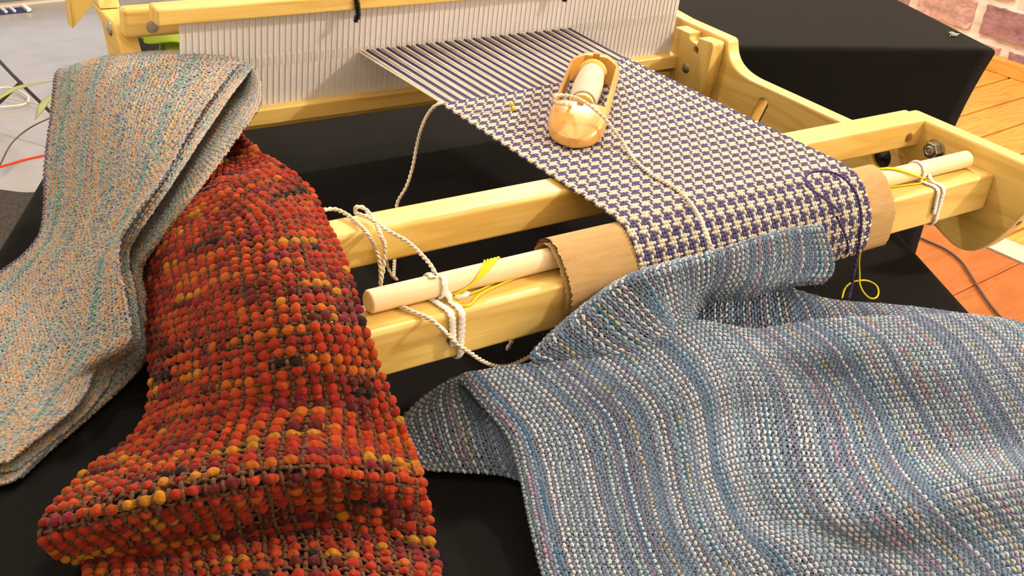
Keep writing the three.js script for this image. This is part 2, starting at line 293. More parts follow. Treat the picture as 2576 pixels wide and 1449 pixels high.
// ------------------------------------------------------------------ tables under black covers
const TY = -.078;                                  // table top
function coveredTable(corner, ax, az, lx, lz, label, flare) {
  const t = thing('covered_table', label, 'table', [corner[0], FY, corner[1]]);
  const at = (a, b, y) => [corner[0] + ax[0] * a + az[0] * b, y, corner[1] + ax[1] * a + az[1] * b];
  // cover: flat top, rounded edge, sides pulled inward between the feet as a stretch cover does
  const N = 96, H = TY - FY, pos = [], uv = [], idx = [];
  const edge = k => { const q = k / N * 4, s = Math.floor(q) % 4, f = q - Math.floor(q); return [[f * lx, 0], [lx, f * lz], [lx - f * lx, lz], [0, lz - f * lz]][s]; };
  const ring = (inset, y, pull) => { for (let k = 0; k < N; k++) { const [a, b] = edge(k), pa = (a - lx / 2) * (1 - pull) * (1 - inset * 2 / lx), pb = (b - lz / 2) * (1 - pull) * (1 - inset * 2 / lz); pos.push(...at(pa + lx / 2, pb + lz / 2, y)); uv.push(pa * 4, (pb + y) * 4); } };
  const NR = 22; ring(lx * .25, TY, 0); ring(.012, TY, 0); ring(.005, TY - .001, 0); ring(.0012, TY - .004, 0); ring(0, TY - .009, 0);
  for (let i = 1; i <= NR; i++) { const h = i / NR; ring(0, TY - .009 - (H - .011) * h, flare * (h < .24 ? 1 - (1 - h / .24) ** 1.6 : h < .55 ? 1 : lerp(1, .5, (h - .55) / .45))); }
  const R = NR + 5; for (let i = 0; i < R - 1; i++) for (let k = 0; k < N; k++) { const k1 = (k + 1) % N, A = i * N + k, B = i * N + k1; idx.push(A, A + N, B, B, A + N, B + N); }
  const c = pos.length / 3; pos.push(...at(lx / 2, lz / 2, TY)); uv.push(0, 0); for (let k = 0; k < N; k++) idx.push(c, k, (k + 1) % N);
  const g = new THREE.BufferGeometry(); g.setAttribute('position', new THREE.Float32BufferAttribute(pos, 3)); g.setAttribute('uv', new THREE.Float32BufferAttribute(uv, 2)); g.setIndex(idx); g.computeVertexNormals();
  const mat = M.cloth.clone(); mat.side = THREE.DoubleSide; part('cover', g, mat, t);
  return t;
}
coveredTable([.932, -.16], [-.885, -.465], [-.465, .885], .895, 1.3, 'black covered table under the loom and the three scarves', .02);
coveredTable([1.4129, -.0283], [-.947, -.322], [.322, -.947], .62, .75, 'empty black covered table in front of the brick wall', .063);

// ------------------------------------------------------------------ the loom
const XL = -.025, XR = .66, TH = .02;              // inner faces of the two sides, and their thickness
{
  const loom = thing('rigid_heddle_loom', 'pale maple rigid heddle loom with houndstooth cloth on it', 'loom', [.3175, TY, .1]);
  const W = (name, g, axis, parent = loom, mat = M.maple) => part(name, grain(g, axis), mat, parent);
  const side = (left) => {                          // outline of a side in (z, y): tall post at the back, an S curve down, a low front
    const s = new THREE.Shape();
    if (left) { s.moveTo(-.03, TY); s.lineTo(-.05, 0); s.lineTo(-.0621, .0279); s.lineTo(-.0764, .0456); s.lineTo(-.089, .0698); s.lineTo(-.118, .0838); s.lineTo(-.054, .0828); s.bezierCurveTo(-.05, .0826, -.048, .079, -.046, .0765); s.lineTo(-.027, .0544); s.bezierCurveTo(-.018, .044, -.014, .039, .005, .038); }
    else { s.moveTo(-.36, TY); s.lineTo(-.36, .02); s.lineTo(-.3, .07); s.lineTo(-.082, .07); s.bezierCurveTo(-.06, .07, -.07, .045, -.04, .041); s.lineTo(-.01, .0385); }
    s.lineTo(.062, .0375); s.bezierCurveTo(.07, .0375, .072, .036, .0735, .03); s.bezierCurveTo(.078, .014, .09, .003, .125, .002); s.lineTo(.3, .001); s.lineTo(.345, .001); s.bezierCurveTo(.36, 0, .365, -.02, .36, -.04); s.bezierCurveTo(.35, -.06, .33, TY, .29, TY); s.closePath(); return s;
  };
  const slot = (s) => { const h = new THREE.Path(); h.absarc(.147, -.0205, .0075, 0, Math.PI, false); h.lineTo(.1275, -.058); h.absarc(.134, -.06, .0075, Math.PI, Math.PI * 2, false); h.lineTo(.1545, -.0205); s.holes.push(h); };
  const sr = side(false); slot(sr); const hole = new THREE.Path(); hole.absarc(.3266, -.0175, .0125, 0, Math.PI * 2); sr.holes.push(hole);
  W('side_panel', extrudeX(sr, XR, XR + TH), 2);
  const sl = side(true), ls = new THREE.Path(); ls.moveTo(-.0885, .0796); ls.lineTo(-.0835, .0811); ls.lineTo(-.0625, .0549); ls.lineTo(-.067, .0529); sl.holes.push(ls);
  const left = W('side_panel', extrudeX(sl, XL - TH, XL), 2);
  const arm = () => { const s = new THREE.Shape(); s.moveTo(.345, .0405); s.lineTo(.49, .0392); s.bezierCurveTo(.512, .038, .512, .01, .5, -.012); s.bezierCurveTo(.488, -.04, .478, -.058, .463, -.068); s.bezierCurveTo(.452, -.074, .442, -.0735, .432, -.07); s.lineTo(.36, -.042); s.bezierCurveTo(.338, -.03, .33, .005, .334, .027); s.bezierCurveTo(.336, .038, .339, .0405, .345, .0405); return s; };
  W('front_arm', extrudeX(arm(), XR + .0005, XR + TH + .001, .003), 2).position.x += .0; 
  W('front_arm', extrudeX(arm(), -.085, -.065, .003).translate(0, -.014, -.05), 2);
  part('arm_hole', lathe([[.0001, 0], [.0032, 0], [.0032, .001], [.0001, .001]], [XR + .01, -.0225, .4945], [0, -.45, .9], 16), M.black, loom);
  // the two beams at the front
  const bb = W('breast_beam', box(-.065, XR + .004, .0118, .0424, .3375, .367, .004, 4), 0);
  part('plug', lathe([[.0001, .0012], [.0042, .0012], [.0048, 0], [.0048, -.004]], [.6405, .0245, .3672], [0, 0, 1], 20), M.darkWood, bb, 'dark round plug');
  const cb = W('cloth_beam', box(-.065, XR, -.0205, .0178, .4225, .461, .0035, 4), 0);
  for (const [x, y] of [[.0243, -.0037], [.571, -.0021]]) part('peg_hole', lathe([[.0001, .0004], [.0024, .0004], [.0028, -.001]], [x, y, .4612], [0, 0, 1], 14), M.darkWood, cb);
  // heddle blocks on the inner sides
  const block = (x0, x1) => {
    const s = new THREE.Shape(); s.moveTo(.0, .034); s.lineTo(.026, .0335); s.lineTo(.026, .0285); s.lineTo(.0295, .0255); s.lineTo(.041, .0245); s.lineTo(.0435, .033); s.lineTo(.064, .034); s.bezierCurveTo(.068, .034, .069, .031, .069, .028); s.lineTo(.066, -.02); s.lineTo(.058, -.055); s.lineTo(.004, -.055); s.lineTo(0, .034);
    return extrudeX(s, x0, x1, .0016, [[.0412, .0165, .0042]]);
  };
  W('heddle_block', block(XR - .021, XR), 1); W('heddle_block', block(XL, XL + .021), 1);
  part('block_bolt', lathe([[.0001, .0026], [.003, .0024], [.0056, .0014], [.0066, 0], [.0066, -.001]], [XR - .021, -.0101, .0299], [-1, 0, 0], 24), M.darkSteel, loom, 'domed grey bolt head');
  // bars behind the reed
  const st = W('rear_bar', box(-.0405, XR, .072, .1, -.046, -.03, .004, 4), 0);
  W('rear_bar', box(XL + .002, XR - .002, .0635, .0715, -.075, -.055, .002), 0);
  const nut = part('barrel_nut', lathe([[.0001, .0012], [.0055, .0012], [.0062, 0], [.0062, -.004]], [-.0138, .0815, -.0298], [0, 0, 1], 28), M.darkSteel, st, 'slotted steel barrel nut');
  part('nut_slot', box(-.0194, -.0082, .0809, .0821, -.0292, -.0281, 0), M.steel, nut);
  part('side_bolt', lathe([[.0001, .003], [.004, .0026], [.0068, .001], [.0072, 0], [.0072, -.001]], [XL - TH, .0735, -.0615], [-1, 0, 0], 24), M.steel, left, 'shiny round bolt head');
  W('rear_arm', extrudeX([[-.118, .0845], [-.09, .0845], [-.19, .2], [-.215, .2], [-.215, .16]], XL - TH, XL, .002), 1);
  { // end board of the folded back half, cut on a slant below
    const q = new THREE.Shape([[-.0435, .0335], [-.0195, .0595], [.02, .1], [.02, .22], [-.0435, .22]].map(p => new THREE.Vector2(...p)));
    W('end_board', new THREE.ExtrudeGeometry(q, { depth: .018, bevelEnabled: true, bevelSize: .0012, bevelThickness: .0012, bevelSegments: 2 }).translate(0, 0, -.22), 1);
  }
  W('cross_bar', box(XL, XR, -.03, -.012, -.03, -.012, .002), 0);
  // right-hand fittings of the flip joint
  part('joint_knob', lathe([[.0001, .004], [.004, .004], [.0045, .001], [.0115, 0], [.0118, -.006]], [XR + .005, -.0175, .3266], [-1, 0, 0], 28), M.black, loom, 'black knob in a round hole');
  const hexNut = lathe([[.0001, 0], [.0082, 0], [.0092, .001], [.0092, .007], [.0082, .008], [.0001, .008]], [0, 0, 0], [0, 1, 0], 6);
  hexNut.applyQuaternion(new THREE.Quaternion().setFromUnitVectors(V(0, 1, 0), V(-1, 0, 0))).translate(XR - .0015, .016, .3885); hexNut.computeVertexNormals();
  const hn = part('hex_nut', hexNut.toNonIndexed(), M.steel, loom, 'steel nut and washer'); hn.geometry.computeVertexNormals();
  part('washer', lathe([[.004, 0], [.0112, 0], [.0115, .0007], [.0112, .0015], [.004, .0015]], [XR, .016, .3885], [-1, 0, 0], 30), M.steel, hn);
  part('bolt_end', lathe([[.0001, .0118], [.0022, .0118], [.0026, .0105], [.0026, .0122], [.0046, .0122], [.0052, .0112], [.0052, 0]], [XR, .016, .3885], [-1, 0, 0], 20), M.darkSteel, hn);
}
// ------------------------------------------------------------------ the reed
const REED = { x0: 0, n: 100, p: .00635, H: .0955, tilt: .0371 };
{
  const t = thing('reed', 'long white plastic reed in two maple rails standing upright', 'reed', [.3175, -.0147, 0]);
  const lean = g => g.rotateX(REED.tilt);
  part('top_rail', grain(lean(box(-.024, .662, .0955, .1115, -.012, .012, .0025)), 0), M.maple, t);
  part('bottom_rail', grain(lean(box(-.02, .66, -.0165, .0015, -.011, .012, .0025)), 0), M.maple, t);
  const w = .0056, s = new THREE.Shape(); s.moveTo(-w / 2, 0); s.lineTo(w / 2, 0); s.lineTo(w / 2, .0955); s.lineTo(-w / 2, .0955); s.lineTo(-w / 2, 0);
  const eye = new THREE.Path(); const ey = .0475; eye.moveTo(-.0004, ey - .0045); eye.absarc(0, ey - .0045, .0004, Math.PI, 0, false); eye.lineTo(.0004, ey + .0045); eye.absarc(0, ey + .0045, .0004, 0, Math.PI, false); eye.lineTo(-.0004, ey - .0045); s.holes.push(eye);
  const plate = lean(new THREE.ExtrudeGeometry(s, { depth: .0013, bevelEnabled: false, curveSegments: 4 }).translate(0, 0, -.0006));
  const rib = lean(merge([box(-w / 2 - .0003, -w / 2 + .0004, 0, .0955, -.0008, .0016, .0003, 1), box(w / 2 - .0003, w / 2 + .0001, 0, .0955, -.0008, .0008, .0002, 1)]));
  const lip = lean(merge([box(-.0013, -.0004, ey - .0052, ey + .0052, .0004, .0013, 0), box(.0004, .0012, ey - .0052, ey + .0052, .0004, .0012, 0), new THREE.TorusGeometry(.0013, .0002, 4, 8, Math.PI).translate(0, ey + .005, .0007), new THREE.TorusGeometry(.0013, .0002, 4, 8, Math.PI).rotateZ(Math.PI).translate(0, ey - .005, .0007)]));
  for (let i = 0; i < REED.n; i++) {
    const m = part('heddle_plate', plate, M.plate, t); m.position.x += (i + .5) * REED.p;
    part('rib', rib, M.rib, m); part('eyelet', lip, M.rib, m);
  }
}
// ------------------------------------------------------------------ the houndstooth web
const CX0 = .1895, CX1 = .467;
function webPoint(u, s) {                           // u across, s metres along the cloth from the fell; the same cloth goes round the cloth beam
  const zf = .166 - .012 * u - .046 * Math.pow(u, 4), reach = .366 - zf, full = .366 - .165, x = lerp(CX0 + .0038, CX1 - .0038, u);
  let z, y, nz = 0, ny = 1;
  if (s < full) { const k = s / full; z = lerp(zf, .366, k); y = .0455 + (.0447 - .0455) * (z / .366); }
  else { const q = roll(s - full); z = q[0]; y = q[1]; nz = q[2]; ny = q[3]; }
  return { p: [x, y, z], n: [0, ny, nz] };
}
// the wrapped beam in section: over the dowel, down the front, under
const ROLLP = [[.366, .0447], [.40, .0447], [.425, .0445], [.438, .0425], [.4495, .0365], [.4595, .0255], [.4672, .012], [.4698, -.004], [.4690, -.018], [.4630, -.0262], [.45, -.0285], [.43, -.0285]];
const rollC = new THREE.CatmullRomCurve3(ROLLP.map(p => V(p[0], p[1], 0)), false, 'centripetal'), ROLL = rollC.getLength();
function roll(d, lift = 0) { const t = clamp(d / ROLL, 0, 1), p = rollC.getPointAt(t), g = rollC.getTangentAt(t); return [p.x - g.y * lift, p.y + g.x * lift, -g.y, g.x]; }
{
  const navy = [hex(0x675d88), hex(0x5f557f), hex(0x6f5d84), hex(0x5a5888)], cream = [hex(0xf3e8cf), hex(0xefe2c6), hex(0xf6ecd8)];
  const colour = k => (k & 2) ? cream[k % 3] : navy[(k * 7) % 4];
  const t = thing('woven_cloth', 'purple and cream houndstooth cloth stretched on the loom', 'cloth', [.33, .0, .25]);
  const nW = 92, pitch = .0034, full = .366 - .165, nR = Math.round((full + ROLL) / pitch), m = 3, lift = .0012;
  const rw = .00128, amp = .00105;
  for (let i = 0; i < nW; i++) {                    // each warp thread from behind the reed, through it, to the beam
    const u = (i + .5) / nW, c0 = colour(i + 2), xr = CX0 + (CX1 - CX0) * u, n0 = 26, n = n0 + nR * m, eye = i % 2;
    part('warp_thread', yarnGeo(n, k => {
      const tw = .92 + .16 * noise.noise(k * .3, i * 3.7, 1), c = c0.map(v => v * tw), a = webPoint(u, 0);
      if (k < n0) { const f = k / n0, z = lerp(-.05, a.p[2], f), w = z < 0 ? 0 : z / a.p[2]; return { p: [lerp(xr, a.p[0], w), lerp(.0475 + (eye ? .0006 : -.0009) , a.p[1] + lift, w), z], n: [0, 1, 0], w: rw * .95, h: rw * .95, c }; }
      const f = (k - n0) / m, j = Math.floor(f), up = Math.sin((f - j) * Math.PI) * (((i + j) & 1) ? 1 : -1), q = webPoint(u, f * pitch), d = lift + amp * up;
      return { p: [q.p[0] + .0001 * noise.noise(f, i, 5), q.p[1] + q.n[1] * d, q.p[2] + q.n[2] * d], n: q.n, w: rw, h: rw * .85, c };
    }, 5, .004), M.cotton, t);
  }
  for (let j = 0; j < nR; j++) {
    const c0 = colour(j), n = (nW + 1) * m - 1;
    part('weft_thread', yarnGeo(n, k => {
      const f = clamp((k - 1) / m, 0, nW), i = Math.min(nW - 1, Math.floor(f)), up = -Math.sin((f - i) * Math.PI) * (((i + j) & 1) ? 1 : -1), q = webPoint(f / nW, (j + .5) * pitch), d = lift + amp * up, e = k === 0 ? -.0012 : k === n - 1 ? .0012 : 0;
      const tw = .92 + .16 * noise.noise(k * .3, j * 3.7, 9);
      return { p: [q.p[0] + e, q.p[1] + q.n[1] * d, q.p[2] + q.n[2] * d], n: q.n, w: rw * 1.05, h: rw * .85, c: c0.map(v => v * tw) };
    }, 5, .004), M.cotton, t);
  }
}

// ------------------------------------------------------------------ cardboard, rod, ties
const DOW = [.0264, .435, .0085];
{
  const rod = thing('apron_rod', 'pale round beech rod lying along the front beam', 'rod', [.31, DOW[0] - DOW[2], DOW[1]]);
  const prof = [[.0001, -.028], [.007, -.028], [DOW[2], -.0262], [DOW[2], .6432], [.007, .6455], [.0001, .6455]];
  part('rod', grain(lathe(prof, [0, DOW[0], DOW[1]], [1, 0, 0], 40), 0), M.beech, rod);
  // corrugated card wrapped round rod and beam: outer liner, flutes, inner liner
  const card = thing('cardboard_wrap', 'torn brown corrugated cardboard wrapped round the front beam', 'cardboard', [.31, -.0265, .445]);
  const CP = [[.4195, -.0225], [.4185, -.004], [.4195, .018], [.4225, .0305], [.4292, .0375], [.4372, .0388], [.4465, .0342], [.4562, .0245], [.4638, .0132], [.4662, .002], [.4664, -.012], [.4650, -.0215], [.4590, -.0255], [.44, -.0258]];
  const curve = new THREE.CatmullRomCurve3(CP.map(p => V(p[0], p[1], 0)), false, 'centripetal'), CL = curve.getLength();
  const liner = (off, x0, x1, jag) => {
    const n = 220, pos = [], uv = [], idx = [];
    for (let i = 0; i <= n; i++) { const p = curve.getPointAt(i / n), g = curve.getTangentAt(i / n), nz = -g.y, ny = g.x, e0 = x0 + jag * (noise.noise(i * .31, off * 900, 3) + .5 * noise.noise(i * .9, 7, off * 700)), e1 = x1 - jag * noise.noise(i * .27, off * 800, 11);
      for (const [x, o] of [[e0, off], [lerp(e0, e1, .02), off], [lerp(e0, e1, .5), off], [lerp(e0, e1, .98), off], [e1, off]]) { pos.push(x, p.y + ny * o + .0003 * noise.noise(i * .2, x * 60, 4), p.x + nz * o); uv.push(x / .12, i / n * CL / .12); } }
    for (let i = 0; i < n; i++) for (let k = 0; k < 4; k++) { const a = i * 5 + k; idx.push(a, a + 5, a + 1, a + 1, a + 5, a + 6); }
    const g = new THREE.BufferGeometry(); g.setAttribute('position', new THREE.Float32BufferAttribute(pos, 3)); g.setAttribute('uv', new THREE.Float32BufferAttribute(uv, 2)); g.setIndex(idx); g.computeVertexNormals(); return g;
  };
  const flutes = (a, b, x0, x1) => {                // the wavy middle layer, seen at the torn ends
    const n = 330, pos = [], uv = [], idx = [];
    for (let i = 0; i <= n; i++) { const t = i / n, p = curve.getPointAt(t), g = curve.getTangentAt(t), o = lerp(a, b, .5 + .5 * Math.sin(t * CL / .0065 * 6.283)), e = .0016 * noise.noise(i * .4, 3, 9); for (const x of [x0 + e, x1 - e]) { pos.push(x, p.y + g.x * o, p.x - g.y * o); uv.push(x / .12, t * CL / .12); } }
    for (let i = 0; i < n; i++) { const q = i * 2; idx.push(q, q + 2, q + 1, q + 1, q + 2, q + 3); }
    const g = new THREE.BufferGeometry(); g.setAttribute('position', new THREE.Float32BufferAttribute(pos, 3)); g.setAttribute('uv', new THREE.Float32BufferAttribute(uv, 2)); g.setIndex(idx); g.computeVertexNormals(); return g;
  };
  const cm = M.card.clone(); cm.side = THREE.DoubleSide;
  part('outer_liner', liner(.0036, .1255, .4985, .0022), cm, card);
  part('flutes', flutes(.0004, .0032, .1262, .4975), cm, card);
  part('inner_liner', liner(0, .1225, .497, .002), cm, card);
}
function tieCord(x, skew, name, label) {            // a flat braided cord round beam and rod
  const t = thing(name, label, 'cord', [x, -.024, .45], 'white cord ties on the front beam');
  const loop = (x0, x1, p) => part('cord_loop', yarnGeo(p.length, i => { const q = p[i], a = p[Math.max(0, i - 1)], b = p[Math.min(p.length - 1, i + 1)], l = Math.hypot(b[0] - a[0], b[1] - a[1]) || 1, k = i / (p.length - 1); return { p: [lerp(x0, x1, k), q[1], q[0]], n: [0, (b[0] - a[0]) / l, -(b[1] - a[1]) / l], w: .0027 + .0005 * Math.sin(i * 1.6), h: .0011, c: [1, 1, 1] }; }, 8, .008), M.cord, t);
  const S = (pts, n) => spline(pts.map(p => [p[0], p[1], 0]), n).map(p => [p.x, p.y]);
  const ring = r => { const o = []; for (let i = 0; i <= 40; i++) { const a = i / 40 * 6.283 + 1.2; o.push([DOW[1] + r * Math.cos(a), DOW[0] + r * Math.sin(a)]); } return o; };
  loop(x - .006, x - .004 + skew, ring(DOW[2] + .001));
  const front = [[.437, .0185], [.449, .0192], [.458, .0192], [.4622, .0165], [.463, .006], [.463, -.008], [.4625, -.018], [.459, -.0222], [.44, -.0222], [.425, -.0222]];
  loop(x - .0065, x - .0005, S([[.436, .0186], ...front.slice(1, 6), [.4623, -.0055]], 60));
  loop(x + .004, x + .0075, S([[.441, .027], [.4455, .0215], ...front.slice(1)], 80));
  if (name === 'tie_cord' && skew > 0) part('cord_knot', new THREE.TorusGeometry(.0045, .0016, 8, 24).rotateX(1.1).rotateY(.4).translate(x + .0135, .0215, .4475), M.cord, t);
  return t;
}
tieCord(.0275, .006, 'tie_cord', 'white braided cord tied round rod and beam, beside the torn cardboard end');
tieCord(.571, -.002, 'tie_cord', 'white braided cord tied round rod and beam at the right side panel');
{
  const wrap = (x0, x1, turns, label, name) => {
    const t = thing(name, label, 'thread', [(x0 + x1) / 2, .017, .44], 'yellow threads on the rod');
    for (let k = 0; k < turns; k++) {
      const o = k * .0016, pts = [];
      for (let i = 0; i <= 18; i++) { const f = i / 18, a = lerp(2.4, -.75, f); pts.push([lerp(x1 - o * 2, x0 + o, f * f * .5 + f * .5), DOW[0] + (DOW[2] + .0011) * Math.sin(a), DOW[1] + (DOW[2] + .0011) * Math.cos(a)]); }
      part('thread', strand(pts, .00085, 60, 6), M.yellow, t);
    }
    return t;
  };
  const a = wrap(.0335, .085, 5, 'yellow thread wound slantwise over the rod beside the left cord', 'yellow_thread');
  part('thread', strand([[.0335, .0215, .4435], [.0355, .019, .456], [.041, .019, .4575], [.055, .0192, .449], [.076, .0192, .4425], [.1, .0192, .438]], .0008, 60, 6), M.yellow, a);
  part('thread', strand([[.036, .0215, .446], [.052, .0192, .4445], [.08, .0192, .437]], .0008, 40, 6), M.yellow, a);
  const b = wrap(.575, .515, 3, 'yellow thread wound over the rod beside the right cord', 'yellow_thread');
  part('thread', strand([[.575, .02, .444], [.56, .0192, .446], [.54, .0192, .443], [.51, .0192, .438]], .0008, 40, 6), M.yellow, b);
}

// ------------------------------------------------------------------ boat shuttle and bobbin on the cloth
{
  const O = [.2395, .0472, .3075], ax = V(.69, 0, -.724), sx = V(-.724, 0, -.69);   // nose on the cloth, long axis, width axis
  const L = .208, prof = s => { const k = s / L, e = Math.min(1, s / .045), b = Math.min(1, (L - s) / .02); return { w: .0262 * Math.pow(1 - Math.pow(1 - e, 2.4), .5) * Math.pow(1 - .35 * Math.pow(1 - b, 2), 1), h: .0115 + .0165 * Math.sin(Math.min(1, s / .058) * 1.57), y0: .003 * Math.pow(1 - Math.min(1, s / .02), 2) }; };
  const rows = [], n = 44, m = 40, pos = [], idx = [], uv = [];
  for (let i = 0; i <= n; i++) { const s = .0004 + (L - .0008) * (i < 22 ? Math.pow(i / 22, 1.6) * .35 : .35 + (i - 22) / 22 * .65), p = prof(s);
    for (let k = 0; k < m; k++) { const a = k / m * 6.283, c = Math.cos(a), d = Math.sin(a), q = 3.1, rx = Math.sign(c) * Math.pow(Math.abs(c), 2 / q) * p.w, ry = Math.sign(d) * Math.pow(Math.abs(d), 2 / q) * (p.h - p.y0) / 2 + (p.h + p.y0) / 2; pos.push(rx, ry, s); uv.push(s / .3, (rx + ry) / .08); } }
  for (let i = 0; i < n; i++) for (let k = 0; k < m; k++) { const k1 = (k + 1) % m, A = i * m + k, B = i * m + k1; idx.push(A, B, A + m, B, B + m, A + m); }
  const c0 = pos.length / 3; pos.push(0, .008, 0); uv.push(0, 0); pos.push(0, .014, L); uv.push(0, 0);
  for (let k = 0; k < m; k++) { const k1 = (k + 1) % m; idx.push(c0, k1, k); idx.push(c0 + 1, n * m + k, n * m + k1); }
  let g = new THREE.BufferGeometry(); g.setAttribute('position', new THREE.Float32BufferAttribute(pos, 3)); g.setAttribute('uv', new THREE.Float32BufferAttribute(uv, 2)); g.setIndex(idx); g.computeVertexNormals();
  const ev = new Evaluator(); ev.attributes = ['position', 'normal', 'uv']; ev.useGroups = false;
  const cav = new THREE.Shape(), hw = .0222, a0 = .052, a1 = .195, r = .014; cav.moveTo(-hw, a0 + .003); cav.quadraticCurveTo(0, a0 - .006, hw, a0 + .003); cav.lineTo(hw, a1 - r); cav.lineTo(hw - r * .8, a1); cav.lineTo(-hw + r * .8, a1); cav.lineTo(-hw, a1 - r); cav.lineTo(-hw, a0 + .003);
  const cg = new THREE.ExtrudeGeometry(cav, { depth: .05, bevelEnabled: false, curveSegments: 12 }); cg.rotateX(Math.PI / 2).scale(1, -1, 1); cg.translate(0, -.01, 0); cg.setIndex([...Array(cg.attributes.position.count).keys()].map((q, i, arr) => i % 3 === 0 ? q : i % 3 === 1 ? q + 1 : q - 1));
    let b = ev.evaluate(new Brush(g), new Brush(cg), SUBTRACTION);
  for (const [x0, x1, z0, z1, y] of [[-.0032, .0032, .044, .06, .0225], [-.0035, .0035, .185, .203, .0195]]) b = ev.evaluate(b, new Brush(box(x0, x1, y, .06, z0, z1, 0)), SUBTRACTION);
  const place = (q) => q.applyMatrix4(new THREE.Matrix4().makeBasis(sx.clone(), V(0, 1, 0), ax.clone().multiplyScalar(1)).setPosition(...O));
  const flipFix = q => q;
  const t = thing('boat_shuttle', 'glossy honey coloured wooden boat shuttle lying on the houndstooth cloth', 'shuttle', [O[0] + ax.x * .1, O[1], O[2] + ax.z * .1]);
  const bg = b.geometry.clone(); part('body', place(bg), M.cherry, t, 'hollow wooden body');
  part('shaft', place(cyl(.0022, [0, .0165, .04], [0, .0165, .2], 12)), M.steel, t);
  const B = thing('bobbin', 'cream yarn bobbin inside the wooden shuttle', 'bobbin', [O[0] + ax.x * .11, O[1] + .003, O[2] + ax.z * .11]);
  const bm = std({ color: 0xdcc56a, roughness: .5 });
  const f = lathe([[.0024, .0], [.0125, 0], [.0135, .002], [.0125, .0045], [.0085, .007], [.0075, .012], [.0075, .1], [.0085, .104], [.0135, .107], [.0145, .1095], [.0135, .112], [.0024, .112], [.0024, 0]], [0, .0175, .062], [0, 0, 1], 36);
  part('spool', place(f), bm, B, 'pale yellow flanged spool');
  const wound = []; { const N = 4200, turns = 105; wound.push(yarnGeo(N, i => { const k = i / (N - 1), pass = Math.floor(k * 2), kk = k * 2 - pass, s = .072 + .0275 + (pass ? 1 : -1) * 0 + lerp(-.0215, .066, pass ? 1 - kk : kk), an = k * turns * 2 * 6.283, env = .0106 + .0022 * Math.sin(clamp((s - .07) / .095, 0, 1) * 3.14) + .0006 * Math.sin(s * 900) + pass * .0006; return { p: [env * Math.cos(an), .0175 + env * Math.sin(an), s], n: [Math.cos(an), Math.sin(an), 0], w: .00065, h: .00065, c: [1, 1, 1] }; }, 4, .004)); }
  wound.push(lathe([[.0076, 0], [.0106, .001], [.0126, .04], [.0106, .088], [.0076, .09]], [0, .0175, .076], [0, 0, 1], 30));
  for (const w of wound) w.deleteAttribute('color');
  part('wound_yarn', place(mergeGeometries(wound.map(w => w.index ? w : w))), M.white, B, 'cream yarn wound on the spool');
  single('weft_yarn', strand([[0.2856,0.066,0.2546],[0.2515,0.078,0.2763],[0.2519,0.074,0.2609],[0.2484,0.08,0.2639],[0.2518,0.082,0.2643],[0.2582,0.082,0.2666],[0.2638,0.082,0.274],[0.263,0.083,0.2925],[0.2661,0.08,0.3019],[0.2724,0.074,0.3082],[0.2779,0.066,0.3149],[0.2875,0.055,0.3174],[0.2804,0.049,0.343],[0.2712,0.049,0.3807],[0.2713,0.049,0.4113],[0.264,0.048,0.4392],[0.2484,0.048,0.4681],[0.2395,0.044,0.4855],[0.2411,0.036,0.4927]], .00165, 110, 7, 2, .009), M.white, 'cream plied yarn running from the shuttle across the houndstooth cloth', 'yarn');
}
